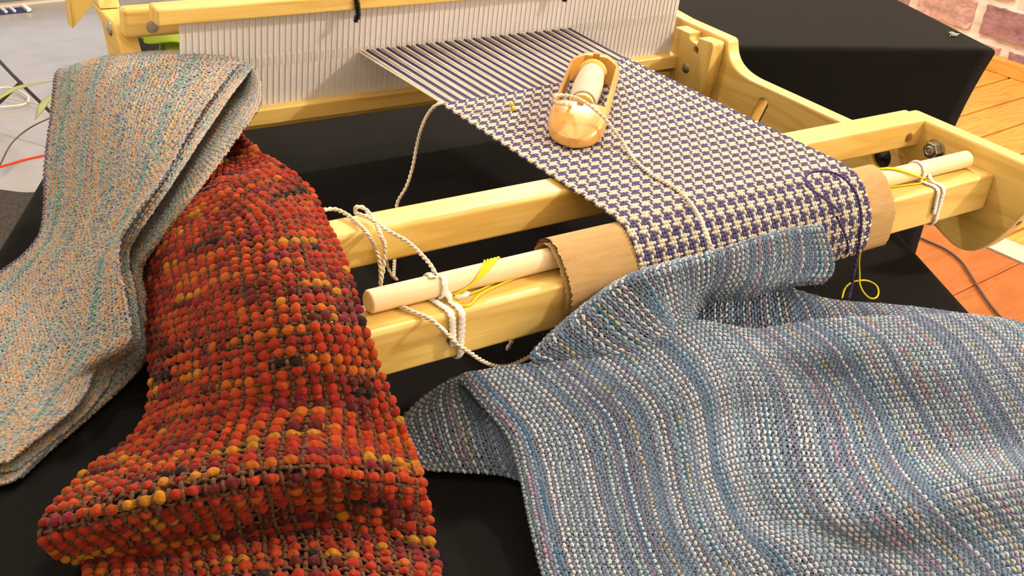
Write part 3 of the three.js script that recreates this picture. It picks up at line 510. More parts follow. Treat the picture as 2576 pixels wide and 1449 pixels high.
// pins at the cloth's left edge
for (const [h, p, lab] of [[[.2455, .0535, .2045], [.208, .0495, .1985], 'upper of the two yellow headed pins in the cloth'], [[.2462, .0505, .2085], [.194, .0478, .1995], 'lower of the two yellow headed pins in the cloth']]) {
  const t = thing('glass_head_pin', lab, 'pin', h, 'yellow headed pins');
  part('head', new THREE.SphereGeometry(.0024, 20, 14).translate(...h), M.pin, t, 'yellow glass head');
  part('needle', cyl(.00038, h, p, 8, .0003), M.steel, t);
}
const loose = [['hanging_yarn', [[0.1923,0.05,0.1712],[0.1847,0.048,0.1695],[0.1795,0.036,0.1628],[0.1742,0.02,0.1609],[0.1711,0.004,0.1604],[0.1654,-0.014,0.1646],[0.1552,-0.03,0.1719],[0.1451,-0.044,0.174],[0.1372,-0.058,0.1864],[0.1161,-0.07,0.223],[0.0967,-0.074,0.2561]], .0017, 'white', 'white plied yarn hanging from the cloth edge behind the breast beam', 2], ['looped_yarn', [[-0.0247,0.052,0.3376],[-0.0119,0.048,0.3326],[-0.0023,0.0465,0.3318],[0.0024,0.046,0.3408],[0.0043,0.045,0.3577],[0.0022,0.0455,0.3791],[0.0128,0.0287,0.371],[0.0166,0.0161,0.371],[0.0171,0.0034,0.373],[0.0159,-0.0156,0.376]], .0016, 'white', 'white yarn coming from under the red scarf over the breast beam', 2],
  ['looped_yarn', [[0.0164,-0.0011,0.374],[0.0202,0.0119,0.371],[0.0204,0.0287,0.371],[0.0096,0.046,0.3834],[0.015,0.0465,0.3656],[0.0173,0.048,0.3517],[0.014,0.051,0.3451],[0.0099,0.051,0.3441],[0.0093,0.0475,0.3434],[0.0137,0.0475,0.3586],[0.0173,0.0465,0.3795],[0.024,0.044,0.3945],[0.0256,0.042,0.4147],[0.026,0.039,0.4285],[0.0249,0.0365,0.4371]], .0016, 'white', 'white yarn loop over the breast beam down to the left cord', 2], ['looped_yarn', [[0.0351,0.008,0.3485],[0.034,0.0,0.3531],[0.0351,-0.005,0.3577],[0.0375,-0.008,0.3633]], .0012, 'white', 'short grey white yarn end behind the rod', 2], ['slack_yarn', [[-0.0084,0.0195,0.4342],[-0.0044,0.02,0.4412],[-0.0004,0.02,0.4509],[0.0038,0.02,0.46],[0.0059,0.02,0.4714],[0.0202,0.0041,0.464],[0.0279,-0.0051,0.466],[0.0373,-0.0133,0.468],[0.0485,-0.0235,0.468],[0.0611,-0.0328,0.466],[0.0733,-0.0398,0.462],[0.0889,-0.0453,0.456],[0.1063,-0.0477,0.45],[0.1227,-0.0495,0.446]], .0016, 'white', 'white yarn hanging slack across the front beam', 2], ['yarn_end', [[0.1075,-0.0365,0.43],[0.1051,-0.0413,0.43],[0.102,-0.047,0.43],[0.0998,-0.0508,0.43]], .0016, 'white', 'short white yarn end under the front beam', 2],
  ['purple_yarn', [[0.4491,0.0028,0.455],[0.4191,0.0253,0.466],[0.3781,0.05,0.4793],[0.3769,0.052,0.4664],[0.3789,0.054,0.4562],[0.3903,0.056,0.446],[0.4014,0.057,0.4448],[0.4113,0.057,0.4496],[0.4204,0.055,0.4558],[0.4236,0.051,0.4656],[0.4326,0.04,0.4702],[0.4391,0.025,0.4738],[0.4452,0.012,0.4735],[0.4498,-0.005,0.4731],[0.4531,-0.022,0.4728],[0.4502,-0.04,0.4767],[0.4485,-0.055,0.4791],[0.443,-0.06,0.483]], .0013, 'navy', 'purple yarn looping over the cloth edge and hanging down', 2], ['purple_yarn', [[0.4075,0.0253,0.474],[0.4192,0.0105,0.476],[0.4293,-0.0034,0.476],[0.4364,-0.0138,0.474],[0.4413,-0.0218,0.468],[0.4387,-0.0257,0.462],[0.4321,-0.0246,0.458]], .0012, 'navy', 'short purple yarn lying on the curve of the rolled cloth', 2], ['purple_yarn', [[0.0864,-0.0342,0.44],[0.0876,-0.0417,0.44],[0.0897,-0.0514,0.44],[0.0921,-0.0594,0.44]], .0011, 'navy', 'purple yarn end under the front beam near the cardboard', 2], ['purple_yarn', [[0.4517,-0.0681,0.43],[0.4555,-0.0744,0.432],[0.4598,-0.0821,0.436],[0.4607,-0.0847,0.44]], .001, 'navy', 'purple yarn end below the rolled blue scarf', 2], ['yellow_loop', [[0.4548,-0.018,0.4734],[0.4562,-0.03,0.4746],[0.4588,-0.042,0.4766],[0.4574,-0.05,0.4807],[0.4568,-0.055,0.487],[0.4584,-0.058,0.494],[0.4634,-0.058,0.4963],[0.4722,-0.056,0.4921],[0.4755,-0.053,0.4856],[0.4721,-0.051,0.4789],[0.462,-0.05,0.4754],[0.4544,-0.052,0.473],[0.4432,-0.054,0.4762],[0.4336,-0.058,0.4825]], .00085, 'yellow', 'thin yellow thread hanging in a loop above the black table', 1]];
for (const [n, p, r, m, lab, pl] of loose) single(n, strand(p, r, 70, 7, pl, .009), M[m], lab, 'yarn');
// black pipe cleaners hooked on the reed's top rail
for (const [pts, lab] of [[[[.171, .1135, -.004], [.1735, .1145, .006], [.1765, .113, .0145], [.1785, .105, .0165], [.1795, .097, .018], [.179, .09, .0195], [.1755, .0855, .0215]], 'black fuzzy pipe cleaner hooked over the reed left of its middle'], [[[.436, .1125, .0], [.4385, .1135, .012], [.4425, .106, .017], [.4425, .09, .018], [.441, .0865, .0195]], 'black fuzzy pipe cleaner hooked over the reed right of its middle']]) {
  const t = thing('pipe_cleaner', lab, 'pipe cleaner', [pts[3][0], pts[6]?.[1] ?? pts[4][1], pts[3][2]], 'black pipe cleaners');
  const C = spline(pts, 60); part('core', strand(pts, .0019, 50, 8), M.fuzzyBlack, t);
  const hairs = []; for (let k = 0; k < 900; k++) { const p = C[Math.floor(rnd() * 60)], d = V(rr(-1, 1), rr(-1, 1), rr(-1, 1)).normalize(), o = rr(0, .001); hairs.push(yarnGeo(2, i => ({ p: [p.x + d.x * i * .0037, p.y + d.y * i * .0037 + o, p.z + d.z * i * .0037], n: [d.y, d.z, d.x], w: .00016, h: .00016, c: [1, 1, 1] }), 3)); }
  tag(part('pile', mergeGeometries(hairs), M.fuzzyBlack, t), null, null, null, 'stuff');
}

// ------------------------------------------------------------------ the three scarves
const stuff = (name, list, mat, parent) => tag(part(name, mergeGeometries(list), mat, parent), null, null, null, 'stuff');
const mixc = (a, b, t) => a.map((v, i) => lerp(v, b[i], t));
{ // red: thick variegated rows bound by thin brown yarn
  const t = thing('red_scarf', 'chunky red and orange handwoven scarf draped over the front of the loom', 'scarf', [-.12, TY, .42]);
  const pal = [0xc23210, 0xcc420e, 0xd8540e, 0xdc6e14, 0xdc921c, 0x9c2012, 0x8c1628, 0x9a1a42, 0x6e1410, 0x2c0d0c].map(h => hex(h).map(v => v * .52)), brown = hex(0x64412a);
  const s = sheet([
  [[-0.0507,-0.005,0.1002],[-0.0386,0.01,0.1186],[-0.0179,0.012,0.1075],[0.0,0.016,0.1048],[0.0113,0.024,0.1201]],
  [[-0.066,-0.012,0.1323],[-0.0491,0.006,0.1464],[-0.0262,0.014,0.143],[-0.0018,0.016,0.1416],[0.0045,0.031,0.1793]],
  [[-0.0836,-0.016,0.1674],[-0.0688,0.004,0.1858],[-0.0474,0.018,0.1936],[-0.0217,0.023,0.1988],[0.0031,0.034,0.2128]],
  [[-0.0971,-0.022,0.189],[-0.0867,0.006,0.2217],[-0.0743,0.032,0.2561],[-0.0595,0.055,0.288],[-0.0138,0.054,0.2691]],
  [[-0.1085,-0.026,0.2065],[-0.0993,0.008,0.2526],[-0.0861,0.042,0.3035],[-0.0614,0.06,0.3258],[-0.0067,0.048,0.2964]],
  [[-0.1185,-0.034,0.23],[-0.1115,0.004,0.2818],[-0.0957,0.048,0.347],[-0.062,0.062,0.3651],[-0.0187,0.046,0.3485]],
  [[-0.1281,-0.042,0.2709],[-0.1223,-0.004,0.3272],[-0.1115,0.042,0.3998],[-0.082,0.06,0.4283],[-0.0379,0.046,0.4201]],
  [[-0.1423,-0.052,0.3229],[-0.1356,-0.012,0.378],[-0.1226,0.03,0.4394],[-0.0935,0.05,0.471],[-0.0549,0.04,0.4763]],
  [[-0.1617,-0.064,0.3723],[-0.1454,-0.034,0.4016],[-0.1305,0.012,0.4637],[-0.0937,0.028,0.4887],[-0.0496,0.012,0.4908]],
  [[-0.1868,-0.062,0.4033],[-0.1651,-0.042,0.4248],[-0.138,-0.006,0.4746],[-0.0916,0.005,0.4961],[-0.0416,-0.018,0.5045]],
  [[-0.2235,-0.054,0.4331],[-0.1942,-0.032,0.4662],[-0.1565,-0.014,0.4942],[-0.1022,-0.008,0.5129],[-0.0366,-0.042,0.5148]],
  [[-0.2604,-0.044,0.4801],[-0.2262,-0.02,0.5093],[-0.175,-0.01,0.5289],[-0.1134,-0.016,0.5362],[-0.0405,-0.052,0.5383]],
  [[-0.2555,-0.062,0.4819],[-0.2136,-0.052,0.4987],[-0.1627,-0.046,0.5136],[-0.1016,-0.05,0.521],[-0.0418,-0.066,0.5522]],
  [[-0.2425,-0.074,0.4845],[-0.2032,-0.074,0.4992],[-0.1551,-0.074,0.5118],[-0.1012,-0.074,0.5295],[-0.0518,-0.074,0.5769]],
  [[-0.2467,-0.071,0.5076],[-0.2105,-0.064,0.5357],[-0.1677,-0.058,0.5552],[-0.119,-0.06,0.5755],[-0.0658,-0.071,0.6066]],
  [[-0.2558,-0.073,0.5457],[-0.2178,-0.072,0.568],[-0.1764,-0.07,0.5865],[-0.1303,-0.07,0.6086],[-0.0826,-0.073,0.6422]]]), nc = Math.round(s.LU / .0044), pairs = Math.round(s.LV / .0080), nr = pairs * 2;
  console.log('red', s.LU, s.LV, nc, nr);
  const pick = (j, c) => {                          // runs of one colour along each yarn, as the dyer left them
    let x = Math.sin((j * 17.13 + Math.floor(c / 2 + 1.5 * noise.noise(j * 3.3, c * .4, 1)) * 7.77) * 12.9898) * 43758.5453; x -= Math.floor(x);
    const k = x < .34 ? pal[0] : x < .5 ? pal[1] : x < .62 ? pal[2] : x < .69 ? pal[3] : x < .755 ? pal[4] : x < .85 ? pal[5] : x < .885 ? pal[6] : x < .915 ? pal[7] : x < .982 ? pal[8] : pal[9], m = 1 + .3 * noise.noise(j * 5.1, c * .9, 6);
    return k.map(v => v * m); };
  const o = { nc, nr, m: 6, ac: .0017, ar: .0013, sc: 6, sr: 9, jitC: .8, jitR: .5, jf: 16, uvLen: .007, lift: .002,
    col: (i, c, up, f) => ({ w: .0015, h: .0011, c: brown.map(v => v * (1 + .35 * noise.noise(i * 3.3, f * .8, 4))) }),
    row: (j, c, up, f) => { if (j & 1) return { w: .0011, h: .001, c: brown.map(v => v * (.9 + .3 * noise.noise(j * 2.1, f * .7, 9))) };
      const sl = 1 + .42 * noise.noise(j * 5.7, c * .8, 3) + .2 * noise.noise(j * 1.3, c * .2, 7), p = pick(j, Math.round(f / 2)); return { w: (.0026 + .0010 * Math.max(0, up)) * sl, h: (.0020 + .0009 * Math.max(0, up)) * sl, c: p }; } };
  // the thick rows rise over the even warp ends, the thin rows over the odd ones
  const w = weave(s, o);
  w.rows.forEach((g, j) => part(j & 1 ? 'thin_weft_yarn' : 'thick_weft_yarn', g, M.redYarn, t)); w.cols.forEach(g => part('warp_yarn', g, M.redYarn, t));
  stuff('fuzz', [fuzz(s, 4500, .008, .00007, q => hex(q < .5 ? 0xb0441c : q < .8 ? 0x8a5030 : 0xc86a20), .35, 1)], M.redYarn, t);
}
{ // grey: fine tweed, striped along its length, folded into layers
  const t = thing('grey_scarf', 'folded grey tweed scarf flecked with teal and orange, over the loom\'s left side', 'scarf', [-.14, TY, .2]);
  const pal = [0x9fa3a0, 0x8f9aa0, 0xb9a58c, 0xc9a069, 0x7fa39c, 0x6f7390, 0xb5a79a, 0xa79a92, 0xd0925c, 0x8ba09e, 0x5e9a93, 0xc8ad7c, 0x9096a6, 0xb8b0a4].map(hex), teal = hex(0x1f9484), orange = hex(0xd0733a), gold = hex(0xc88f3c), plum = hex(0x4a4468);
  const avg = hex(0xa8a6a2), weft = [0xb2b6b8, 0xa0acb6, 0xbdb6ae, 0x969fb2, 0xc0bab2].map(hex);
  const layer = (rows, off) => {
    const s = sheet(rows), nc = Math.max(4, Math.round(s.LU / .0030)), nr = Math.round(s.LV / .0030); console.log('grey', s.LU, s.LV, nc, nr);
    const o = { nc, nr, m: 2, ac: .00085, ar: .00075, sc: 5, sr: 4, jitC: .6, jitR: .6, lift: .001,
      col: (i, c, up, f) => { const id = i + off, a = noise.noise(id * 7.7, f * .05, 3), b = noise.noise(id * 3.1, f * .45, 6); let k = pal[Math.floor(Math.abs(id * 5 + 2.2 * a + 40 + 1.6 * b)) % 14];
        const sp = off ? -1 : Math.round(i / nc * 100), near = (...q) => q.some(v => Math.abs(sp - v) < 1); if (id < 2) k = plum; else if (near(69) && noise.noise(id, f * .09, 1) > -.15) k = teal; else if (near(83, 15) && noise.noise(id, f * .08, 2) > -.1) k = teal; else if (near(42)) k = mixc(orange, k, .3); else if (near(28, 58, 90) && b > -.15) k = mixc(gold, k, .2); else if (b > .5) k = mixc(plum, k, .35);
        const sl = 1 + .3 * noise.noise(id * 2.3, f * .7, 5); return { w: .00135 * sl, h: .00105 * sl, c: mixc(k, avg, .12) }; },
      row: (j, c, up, f) => { const b = noise.noise(j * 4.4, f * .5, 2); return { w: .00115, h: .0009, c: b > .5 ? mixc(gold, weft[0], .4) : mixc(weft[(j * 3 + Math.floor(f / 7)) % 5], pal[(j * 5 + Math.floor(c / 3)) % 14], .22) }; } };
    const w = weave(s, o); stuff('warp_yarn', w.cols, M.yarn, t); stuff('weft_yarn', w.rows, M.yarn, t); return s;
  };
  const s1 = layer([
  [[-0.0899,0.035,-0.0616],[-0.0551,0.045,-0.0561],[-0.0101,0.048,-0.0511],[0.0331,0.048,-0.0374],[0.0635,0.044,-0.0208]],
  [[-0.1052,0.04,-0.0373],[-0.0706,0.056,-0.0144],[-0.0289,0.06,-0.0052],[0.0095,0.062,0.016],[0.0465,0.06,0.0364]],
  [[-0.1169,0.01,-0.018],[-0.099,0.036,0.0397],[-0.0703,0.052,0.0744],[-0.0393,0.06,0.0979],[-0.0008,0.062,0.1012]],
  [[-0.1352,-0.02,0.0196],[-0.1188,0.01,0.0822],[-0.101,0.035,0.1345],[-0.0771,0.05,0.1598],[-0.0538,0.06,0.1767]],
  [[-0.1459,-0.045,0.0493],[-0.1337,-0.015,0.1147],[-0.1194,0.012,0.1667],[-0.1084,0.038,0.2164],[-0.0979,0.05,0.2375]],
  [[-0.1597,-0.062,0.0772],[-0.15,-0.04,0.1352],[-0.1424,-0.01,0.195],[-0.1331,0.018,0.2412],[-0.1291,0.036,0.2645]],
  [[-0.1846,-0.07,0.1009],[-0.1726,-0.056,0.154],[-0.1657,-0.03,0.2165],[-0.1563,-0.002,0.2632],[-0.1451,0.016,0.271]],
  [[-0.2172,-0.072,0.1243],[-0.2015,-0.063,0.1917],[-0.1883,-0.046,0.2495],[-0.1724,-0.024,0.2913],[-0.1532,-0.006,0.3091]],
  [[-0.2473,-0.072,0.1534],[-0.227,-0.064,0.2367],[-0.2089,-0.054,0.2811],[-0.1852,-0.04,0.3109],[-0.1596,-0.024,0.3337]],
  [[-0.2748,-0.072,0.1933],[-0.2523,-0.066,0.2745],[-0.2326,-0.058,0.3195],[-0.2076,-0.052,0.328],[-0.1799,-0.05,0.3168]],
  [[-0.3025,-0.072,0.2455],[-0.2785,-0.068,0.3123],[-0.2581,-0.06,0.3501],[-0.2344,-0.056,0.3583],[-0.2036,-0.056,0.3506]],
  [[-0.3277,-0.072,0.2965],[-0.3098,-0.068,0.3501],[-0.2914,-0.064,0.3791],[-0.2781,-0.062,0.3843],[-0.2596,-0.062,0.3871]]], 0), s2 = layer([
  [[0.0505,0.018,-0.0866],[0.0501,0.042,-0.0186],[0.0543,0.056,0.0203],[0.0626,0.05,0.0254]],
  [[-0.001,0.014,-0.004],[-0.0043,0.038,0.06],[-0.0024,0.054,0.1001],[0.0088,0.052,0.1005]],
  [[-0.0491,0.0,0.0543],[-0.0512,0.026,0.1163],[-0.0495,0.046,0.1599],[-0.0333,0.046,0.1537]],
  [[-0.0845,-0.018,0.0923],[-0.092,0.012,0.1627],[-0.096,0.034,0.216],[-0.0861,0.036,0.2208]],
  [[-0.1152,-0.038,0.1301],[-0.1231,-0.008,0.1939],[-0.1258,0.016,0.2414],[-0.1188,0.02,0.2495]],
  [[-0.1441,-0.052,0.1674],[-0.1453,-0.026,0.2209],[-0.1434,-0.003,0.2545],[-0.1349,0.002,0.256]],
  [[-0.1577,-0.066,0.2204],[-0.1536,-0.042,0.2635],[-0.1497,-0.022,0.2893],[-0.1419,-0.019,0.2869]],
  [[-0.1765,-0.072,0.272],[-0.1682,-0.056,0.2974],[-0.1586,-0.04,0.3149],[-0.1497,-0.038,0.3173]],
  [[-0.2133,-0.074,0.3005],[-0.1952,-0.068,0.3079],[-0.1752,-0.06,0.308],[-0.1564,-0.06,0.2999]],
  [[-0.2397,-0.074,0.3408],[-0.2227,-0.072,0.337],[-0.2081,-0.067,0.3442],[-0.1953,-0.068,0.3438]],
  [[-0.2848,-0.074,0.3753],[-0.2733,-0.073,0.3781],[-0.2626,-0.07,0.3857],[-0.2538,-0.071,0.3842]]], 31), s3 = layer([
  [[0.0967,-0.012,-0.1222],[0.081,0.018,-0.0566],[0.0691,0.042,-0.0022],[0.0593,0.052,0.0426],[0.0527,0.048,0.0673]],
  [[0.0261,-0.008,-0.0036],[0.03,0.016,0.0278],[0.0344,0.033,0.0573],[0.0368,0.042,0.0839],[0.0346,0.042,0.1071]],
  [[-0.0439,-0.01,0.0905],[-0.0386,0.012,0.1265],[-0.0317,0.03,0.1533],[-0.017,0.038,0.1579],[-0.0067,0.042,0.1628]],
  [[-0.0811,-0.024,0.1335],[-0.0819,0.0,0.1795],[-0.0815,0.019,0.2136],[-0.0761,0.029,0.231],[-0.0695,0.032,0.2327]],
  [[-0.1165,-0.04,0.1658],[-0.1176,-0.016,0.2098],[-0.116,0.002,0.2413],[-0.1104,0.01,0.2535],[-0.1045,0.01,0.2509]],
  [[-0.1387,-0.052,0.1923],[-0.1402,-0.032,0.2326],[-0.1376,-0.018,0.2546],[-0.1318,-0.012,0.2623],[-0.1273,-0.013,0.2575]],
  [[-0.1514,-0.066,0.2302],[-0.1467,-0.052,0.2581],[-0.1403,-0.04,0.2768],[-0.1335,-0.036,0.2809],[-0.1298,-0.038,0.2756]],
  [[-0.1709,-0.073,0.2729],[-0.1576,-0.064,0.29],[-0.1482,-0.054,0.2996],[-0.1382,-0.052,0.3005],[-0.1339,-0.056,0.2924]],
  [[-0.2086,-0.074,0.314],[-0.1915,-0.073,0.313],[-0.1746,-0.069,0.3148],[-0.1531,-0.069,0.3078],[-0.1479,-0.073,0.2995]],
  [[-0.2408,-0.074,0.3453],[-0.2249,-0.073,0.3448],[-0.2095,-0.072,0.3474],[-0.1904,-0.072,0.3384],[-0.1873,-0.074,0.333]],
  [[-0.281,-0.074,0.3907],[-0.2695,-0.074,0.3924],[-0.2573,-0.073,0.3925],[-0.2438,-0.073,0.3781],[-0.2419,-0.074,0.3743]]], 52);
  const c = q => hex(q < .4 ? 0xc4bcb0 : q < .7 ? 0x9a9aa4 : 0xb8a890);
  stuff('fuzz', [fuzz(s1, 6000, .006, .00005, c, .25), fuzz(s2, 1500, .006, .00005, c, .6), fuzz(s3, 1500, .006, .00005, c, .6)], M.yarn, t);
}
{ // blue: nubby columns of many colours crossed by fine grey double yarn
  const t = thing('blue_scarf', 'blue nubby handwoven scarf heaped in front of the loom', 'scarf', [.2, TY, .6]);
  const nub = [0xc4ced6, 0xa9bec4, 0xc6c6c8, 0x9bb0c2, 0xbccad4, 0x88a0b8, 0xa6babe].map(hex), slate = [0x677d99, 0x7088a3, 0x747894, 0x5f7996, 0x7a8ea8, 0x757491, 0x66839f].map(hex), blue = hex(0x30668c), pink = hex(0xae92a6), straw = hex(0xbcae8e), thin = [0x626c7e, 0x6a7686, 0x6c6e86].map(hex);
  const layer = (rows, cu, cv, off, flip = 1, each = true) => {
    const s = sheet(rows), nc = Math.round(s.LU / cu), nr = Math.round(s.LV / cv); console.log('blue', s.LU, s.LV, nc, nr);
    const kind = id => { const h = Math.abs(Math.sin(id * 12.9898) * 43758.5453) % 1; return h; };
    const o = { nc, nr, m: 2, ac: .00068, ar: .00088, sc: 6, sr: 5, jitC: .5, jitR: .4, lift: .001, flip,
      col: (i, c, up, f) => { const id = i + off, h = kind(id), sl = 1 + .34 * noise.noise(id * 4.1, f * .33, 2); let k, big;
        if (id % 2 === 0) { big = 1; k = h < .07 ? pink : h < .15 ? straw : h < .45 ? slate[id % 7] : nub[id % 7]; if (h < .15 && noise.noise(id, f * .1, 4) < 0) k = nub[(id + 3) % 7]; }
        else { big = h < .25 ? 1.1 : .7; k = h < .07 ? blue : slate[(id * 3) % 7]; if (h < .07 && noise.noise(id, f * .06, 9) < -.2) k = slate[0]; }
        const tw = 1 + .16 * noise.noise(id * 2.7, f * .9, 7); return { w: .00106 * sl * big * (1 + .2 * up), h: .00100 * sl * big * (1 + .3 * up), c: k.map(v => v * tw) }; },
      row: (j, c, up, f) => ({ w: .00084, h: .00058, c: thin[j % 3].map(v => v * (1 + .3 * noise.noise(j * 3.9, f * .3, 5))) }) };
    const w = weave(s, o);
    if (each) w.cols.forEach(g => part('weft_yarn', g, M.blueYarn, t)); else stuff('weft_yarn', w.cols, M.blueYarn, t);
    stuff('warp_yarn', w.rows, M.blueYarn, t); return s;
  };
  const s1 = layer([
  [[0.0556,-0.064,0.457],[0.0436,-0.052,0.461],[0.0837,-0.042,0.4826],[0.1429,-0.032,0.5117],[0.2056,-0.022,0.5121],[0.2571,-0.03,0.5342],[0.3242,-0.034,0.5432],[0.4003,-0.044,0.5555],[0.4733,-0.052,0.5709],[0.5255,-0.062,0.5875]],
  [[0.0436,-0.042,0.469],[0.0316,-0.03,0.473],[0.0717,-0.02,0.4946],[0.1309,-0.01,0.5237],[0.1936,0.0,0.5241],[0.2451,-0.008,0.5462],[0.3122,-0.012,0.5552],[0.3883,-0.022,0.5675],[0.4613,-0.03,0.5829],[0.5135,-0.04,0.5995]],
  [[0.0441,-0.045,0.4985],[0.0321,-0.033,0.5025],[0.0755,-0.022,0.5283],[0.1301,-0.01,0.5558],[0.1904,-0.002,0.5587],[0.2482,-0.012,0.5755],[0.309,-0.01,0.5897],[0.381,-0.018,0.6038],[0.4543,-0.026,0.6179],[0.5129,-0.036,0.6351]],
  [[0.0436,-0.05,0.532],[0.0316,-0.038,0.536],[0.0792,-0.03,0.5571],[0.1305,-0.017,0.5825],[0.1827,-0.01,0.5874],[0.2656,-0.034,0.5919],[0.311,-0.026,0.6126],[0.3651,-0.022,0.6398],[0.4373,-0.028,0.6525],[0.4946,-0.038,0.6765]],
  [[0.0347,-0.055,0.5591],[0.0227,-0.043,0.5631],[0.0704,-0.038,0.5854],[0.1206,-0.028,0.6065],[0.1749,-0.026,0.6066],[0.2532,-0.044,0.6238],[0.3117,-0.046,0.6392],[0.362,-0.038,0.6655],[0.4318,-0.042,0.6824],[0.4729,-0.042,0.7149]],
  [[0.0232,-0.059,0.584],[0.0112,-0.047,0.588],[0.0581,-0.045,0.611],[0.1038,-0.038,0.6356],[0.1453,-0.032,0.6471],[0.2131,-0.04,0.671],[0.2843,-0.048,0.6815],[0.3535,-0.054,0.698],[0.4172,-0.054,0.7199],[0.4582,-0.05,0.7523]],
  [[0.0117,-0.064,0.6098],[-0.0003,-0.052,0.6138],[0.0449,-0.05,0.6406],[0.0863,-0.042,0.6689],[0.1352,-0.044,0.6839],[0.1774,-0.027,0.7244],[0.236,-0.022,0.736],[0.292,-0.024,0.749],[0.3569,-0.03,0.7697],[0.4367,-0.05,0.7884]],
  [[-0.0005,-0.068,0.6381],[-0.0125,-0.056,0.6421],[0.0339,-0.055,0.6686],[0.0821,-0.05,0.6969],[0.1404,-0.045,0.7168],[0.1947,-0.048,0.7485],[0.2527,-0.046,0.7656],[0.3069,-0.048,0.7835],[0.3688,-0.05,0.8051],[0.4333,-0.055,0.8237]],
  [[-0.0107,-0.072,0.6648],[-0.0227,-0.06,0.6688],[0.027,-0.06,0.6963],[0.0782,-0.058,0.7269],[0.1365,-0.055,0.7551],[0.1943,-0.055,0.787],[0.2461,-0.055,0.8078],[0.3013,-0.056,0.8291],[0.3611,-0.056,0.8497],[0.421,-0.06,0.8691]]], .00205, .0024, 0), s2 = layer([
  [[0.1092,-0.01,0.4753],[0.1312,0.01,0.4814],[0.1728,0.018,0.4731],[0.2127,0.022,0.4748],[0.2542,0.026,0.4836],[0.2937,0.03,0.4871],[0.3376,0.03,0.4893],[0.3621,0.03,0.4976]],
  [[0.0717,-0.012,0.4956],[0.113,0.008,0.4912],[0.1502,0.026,0.4918],[0.184,0.034,0.4965],[0.2326,0.04,0.5029],[0.2763,0.042,0.5011],[0.3207,0.042,0.5016],[0.3457,0.042,0.507]],
  [[0.0785,-0.016,0.499],[0.1158,0.002,0.503],[0.1546,0.02,0.5017],[0.184,0.027,0.5027],[0.2288,0.034,0.5085],[0.274,0.036,0.5073],[0.3185,0.036,0.5076],[0.3455,0.036,0.515]],
  [[0.0899,-0.02,0.5035],[0.1213,-0.004,0.516],[0.1591,0.012,0.5141],[0.1827,0.018,0.5109],[0.2277,0.024,0.51],[0.2706,0.027,0.5132],[0.3154,0.027,0.5144],[0.3449,0.026,0.524]],
  [[0.1042,-0.022,0.5089],[0.1306,-0.008,0.5282],[0.1658,0.004,0.5262],[0.1827,0.008,0.5178],[0.2254,0.014,0.5084],[0.2639,0.017,0.5183],[0.3087,0.016,0.5204],[0.3413,0.016,0.5316]],
  [[0.1201,-0.026,0.5129],[0.1473,-0.014,0.5319],[0.1782,-0.006,0.5278],[0.1893,-0.004,0.5192],[0.2277,0.004,0.5018],[0.2575,0.008,0.5164],[0.2971,0.008,0.52],[0.3334,0.008,0.5309]],
  [[0.1349,-0.036,0.5152],[0.167,-0.03,0.5262],[0.1914,-0.024,0.5241],[0.2029,-0.02,0.5147],[0.2381,-0.006,0.4977],[0.2633,0.0,0.5127],[0.3001,0.0,0.5115],[0.3365,0.002,0.5161]]], .0022, .0025, 40, 1, false), s3 = layer([
  [[0.2523,-0.034,0.433],[0.2948,-0.038,0.4373],[0.3428,-0.04,0.4477],[0.3626,-0.034,0.463],[0.3546,-0.026,0.4942],[0.371,-0.026,0.5197],[0.4234,-0.032,0.5423],[0.4775,-0.04,0.5662],[0.5344,-0.05,0.5948]],
  [[0.2264,-0.036,0.4533],[0.2627,-0.04,0.4629],[0.3063,-0.04,0.4798],[0.337,-0.036,0.493],[0.3475,-0.03,0.5164],[0.3722,-0.03,0.533],[0.4191,-0.034,0.5549],[0.4735,-0.042,0.5739],[0.5288,-0.052,0.6033]],
  [[0.1986,-0.036,0.4908],[0.2264,-0.038,0.5071],[0.2677,-0.04,0.5236],[0.3044,-0.038,0.5315],[0.3311,-0.036,0.5411],[0.3619,-0.036,0.5524],[0.4133,-0.04,0.5697],[0.467,-0.046,0.5882],[0.5174,-0.054,0.6195]]], .0026, .0028, 90, 1, false), s4 = layer([
  [[0.0134,-0.062,0.447],[0.0314,-0.05,0.4496],[0.0446,-0.042,0.4578],[0.0549,-0.042,0.4715]],
  [[-0.0144,-0.066,0.4614],[0.018,-0.052,0.4664],[0.0399,-0.048,0.4742],[0.05,-0.05,0.5009]],
  [[-0.0195,-0.068,0.4752],[0.0111,-0.056,0.4838],[0.0353,-0.054,0.4981],[0.0493,-0.056,0.5231]],
  [[-0.0196,-0.072,0.4947],[0.0042,-0.062,0.5065],[0.029,-0.062,0.5218],[0.0411,-0.062,0.5504]],
  [[-0.0157,-0.074,0.5063],[0.0057,-0.073,0.5212],[0.0291,-0.073,0.5383],[0.0425,-0.073,0.5598]]], .0023, .0026, 170, 1, false);
  const c = q => hex(q < .5 ? 0xa9bccc : q < .8 ? 0x8a96b0 : 0xd0d4d0);
  stuff('fuzz', [fuzz(s1, 3500, .005, .00006, c, .45), fuzz(s2, 1200, .005, .00006, c, .5), fuzz(s3, 500, .005, .00006, c, .6), fuzz(s4, 300, .005, .00006, c, .5)], M.blueYarn, t);
}

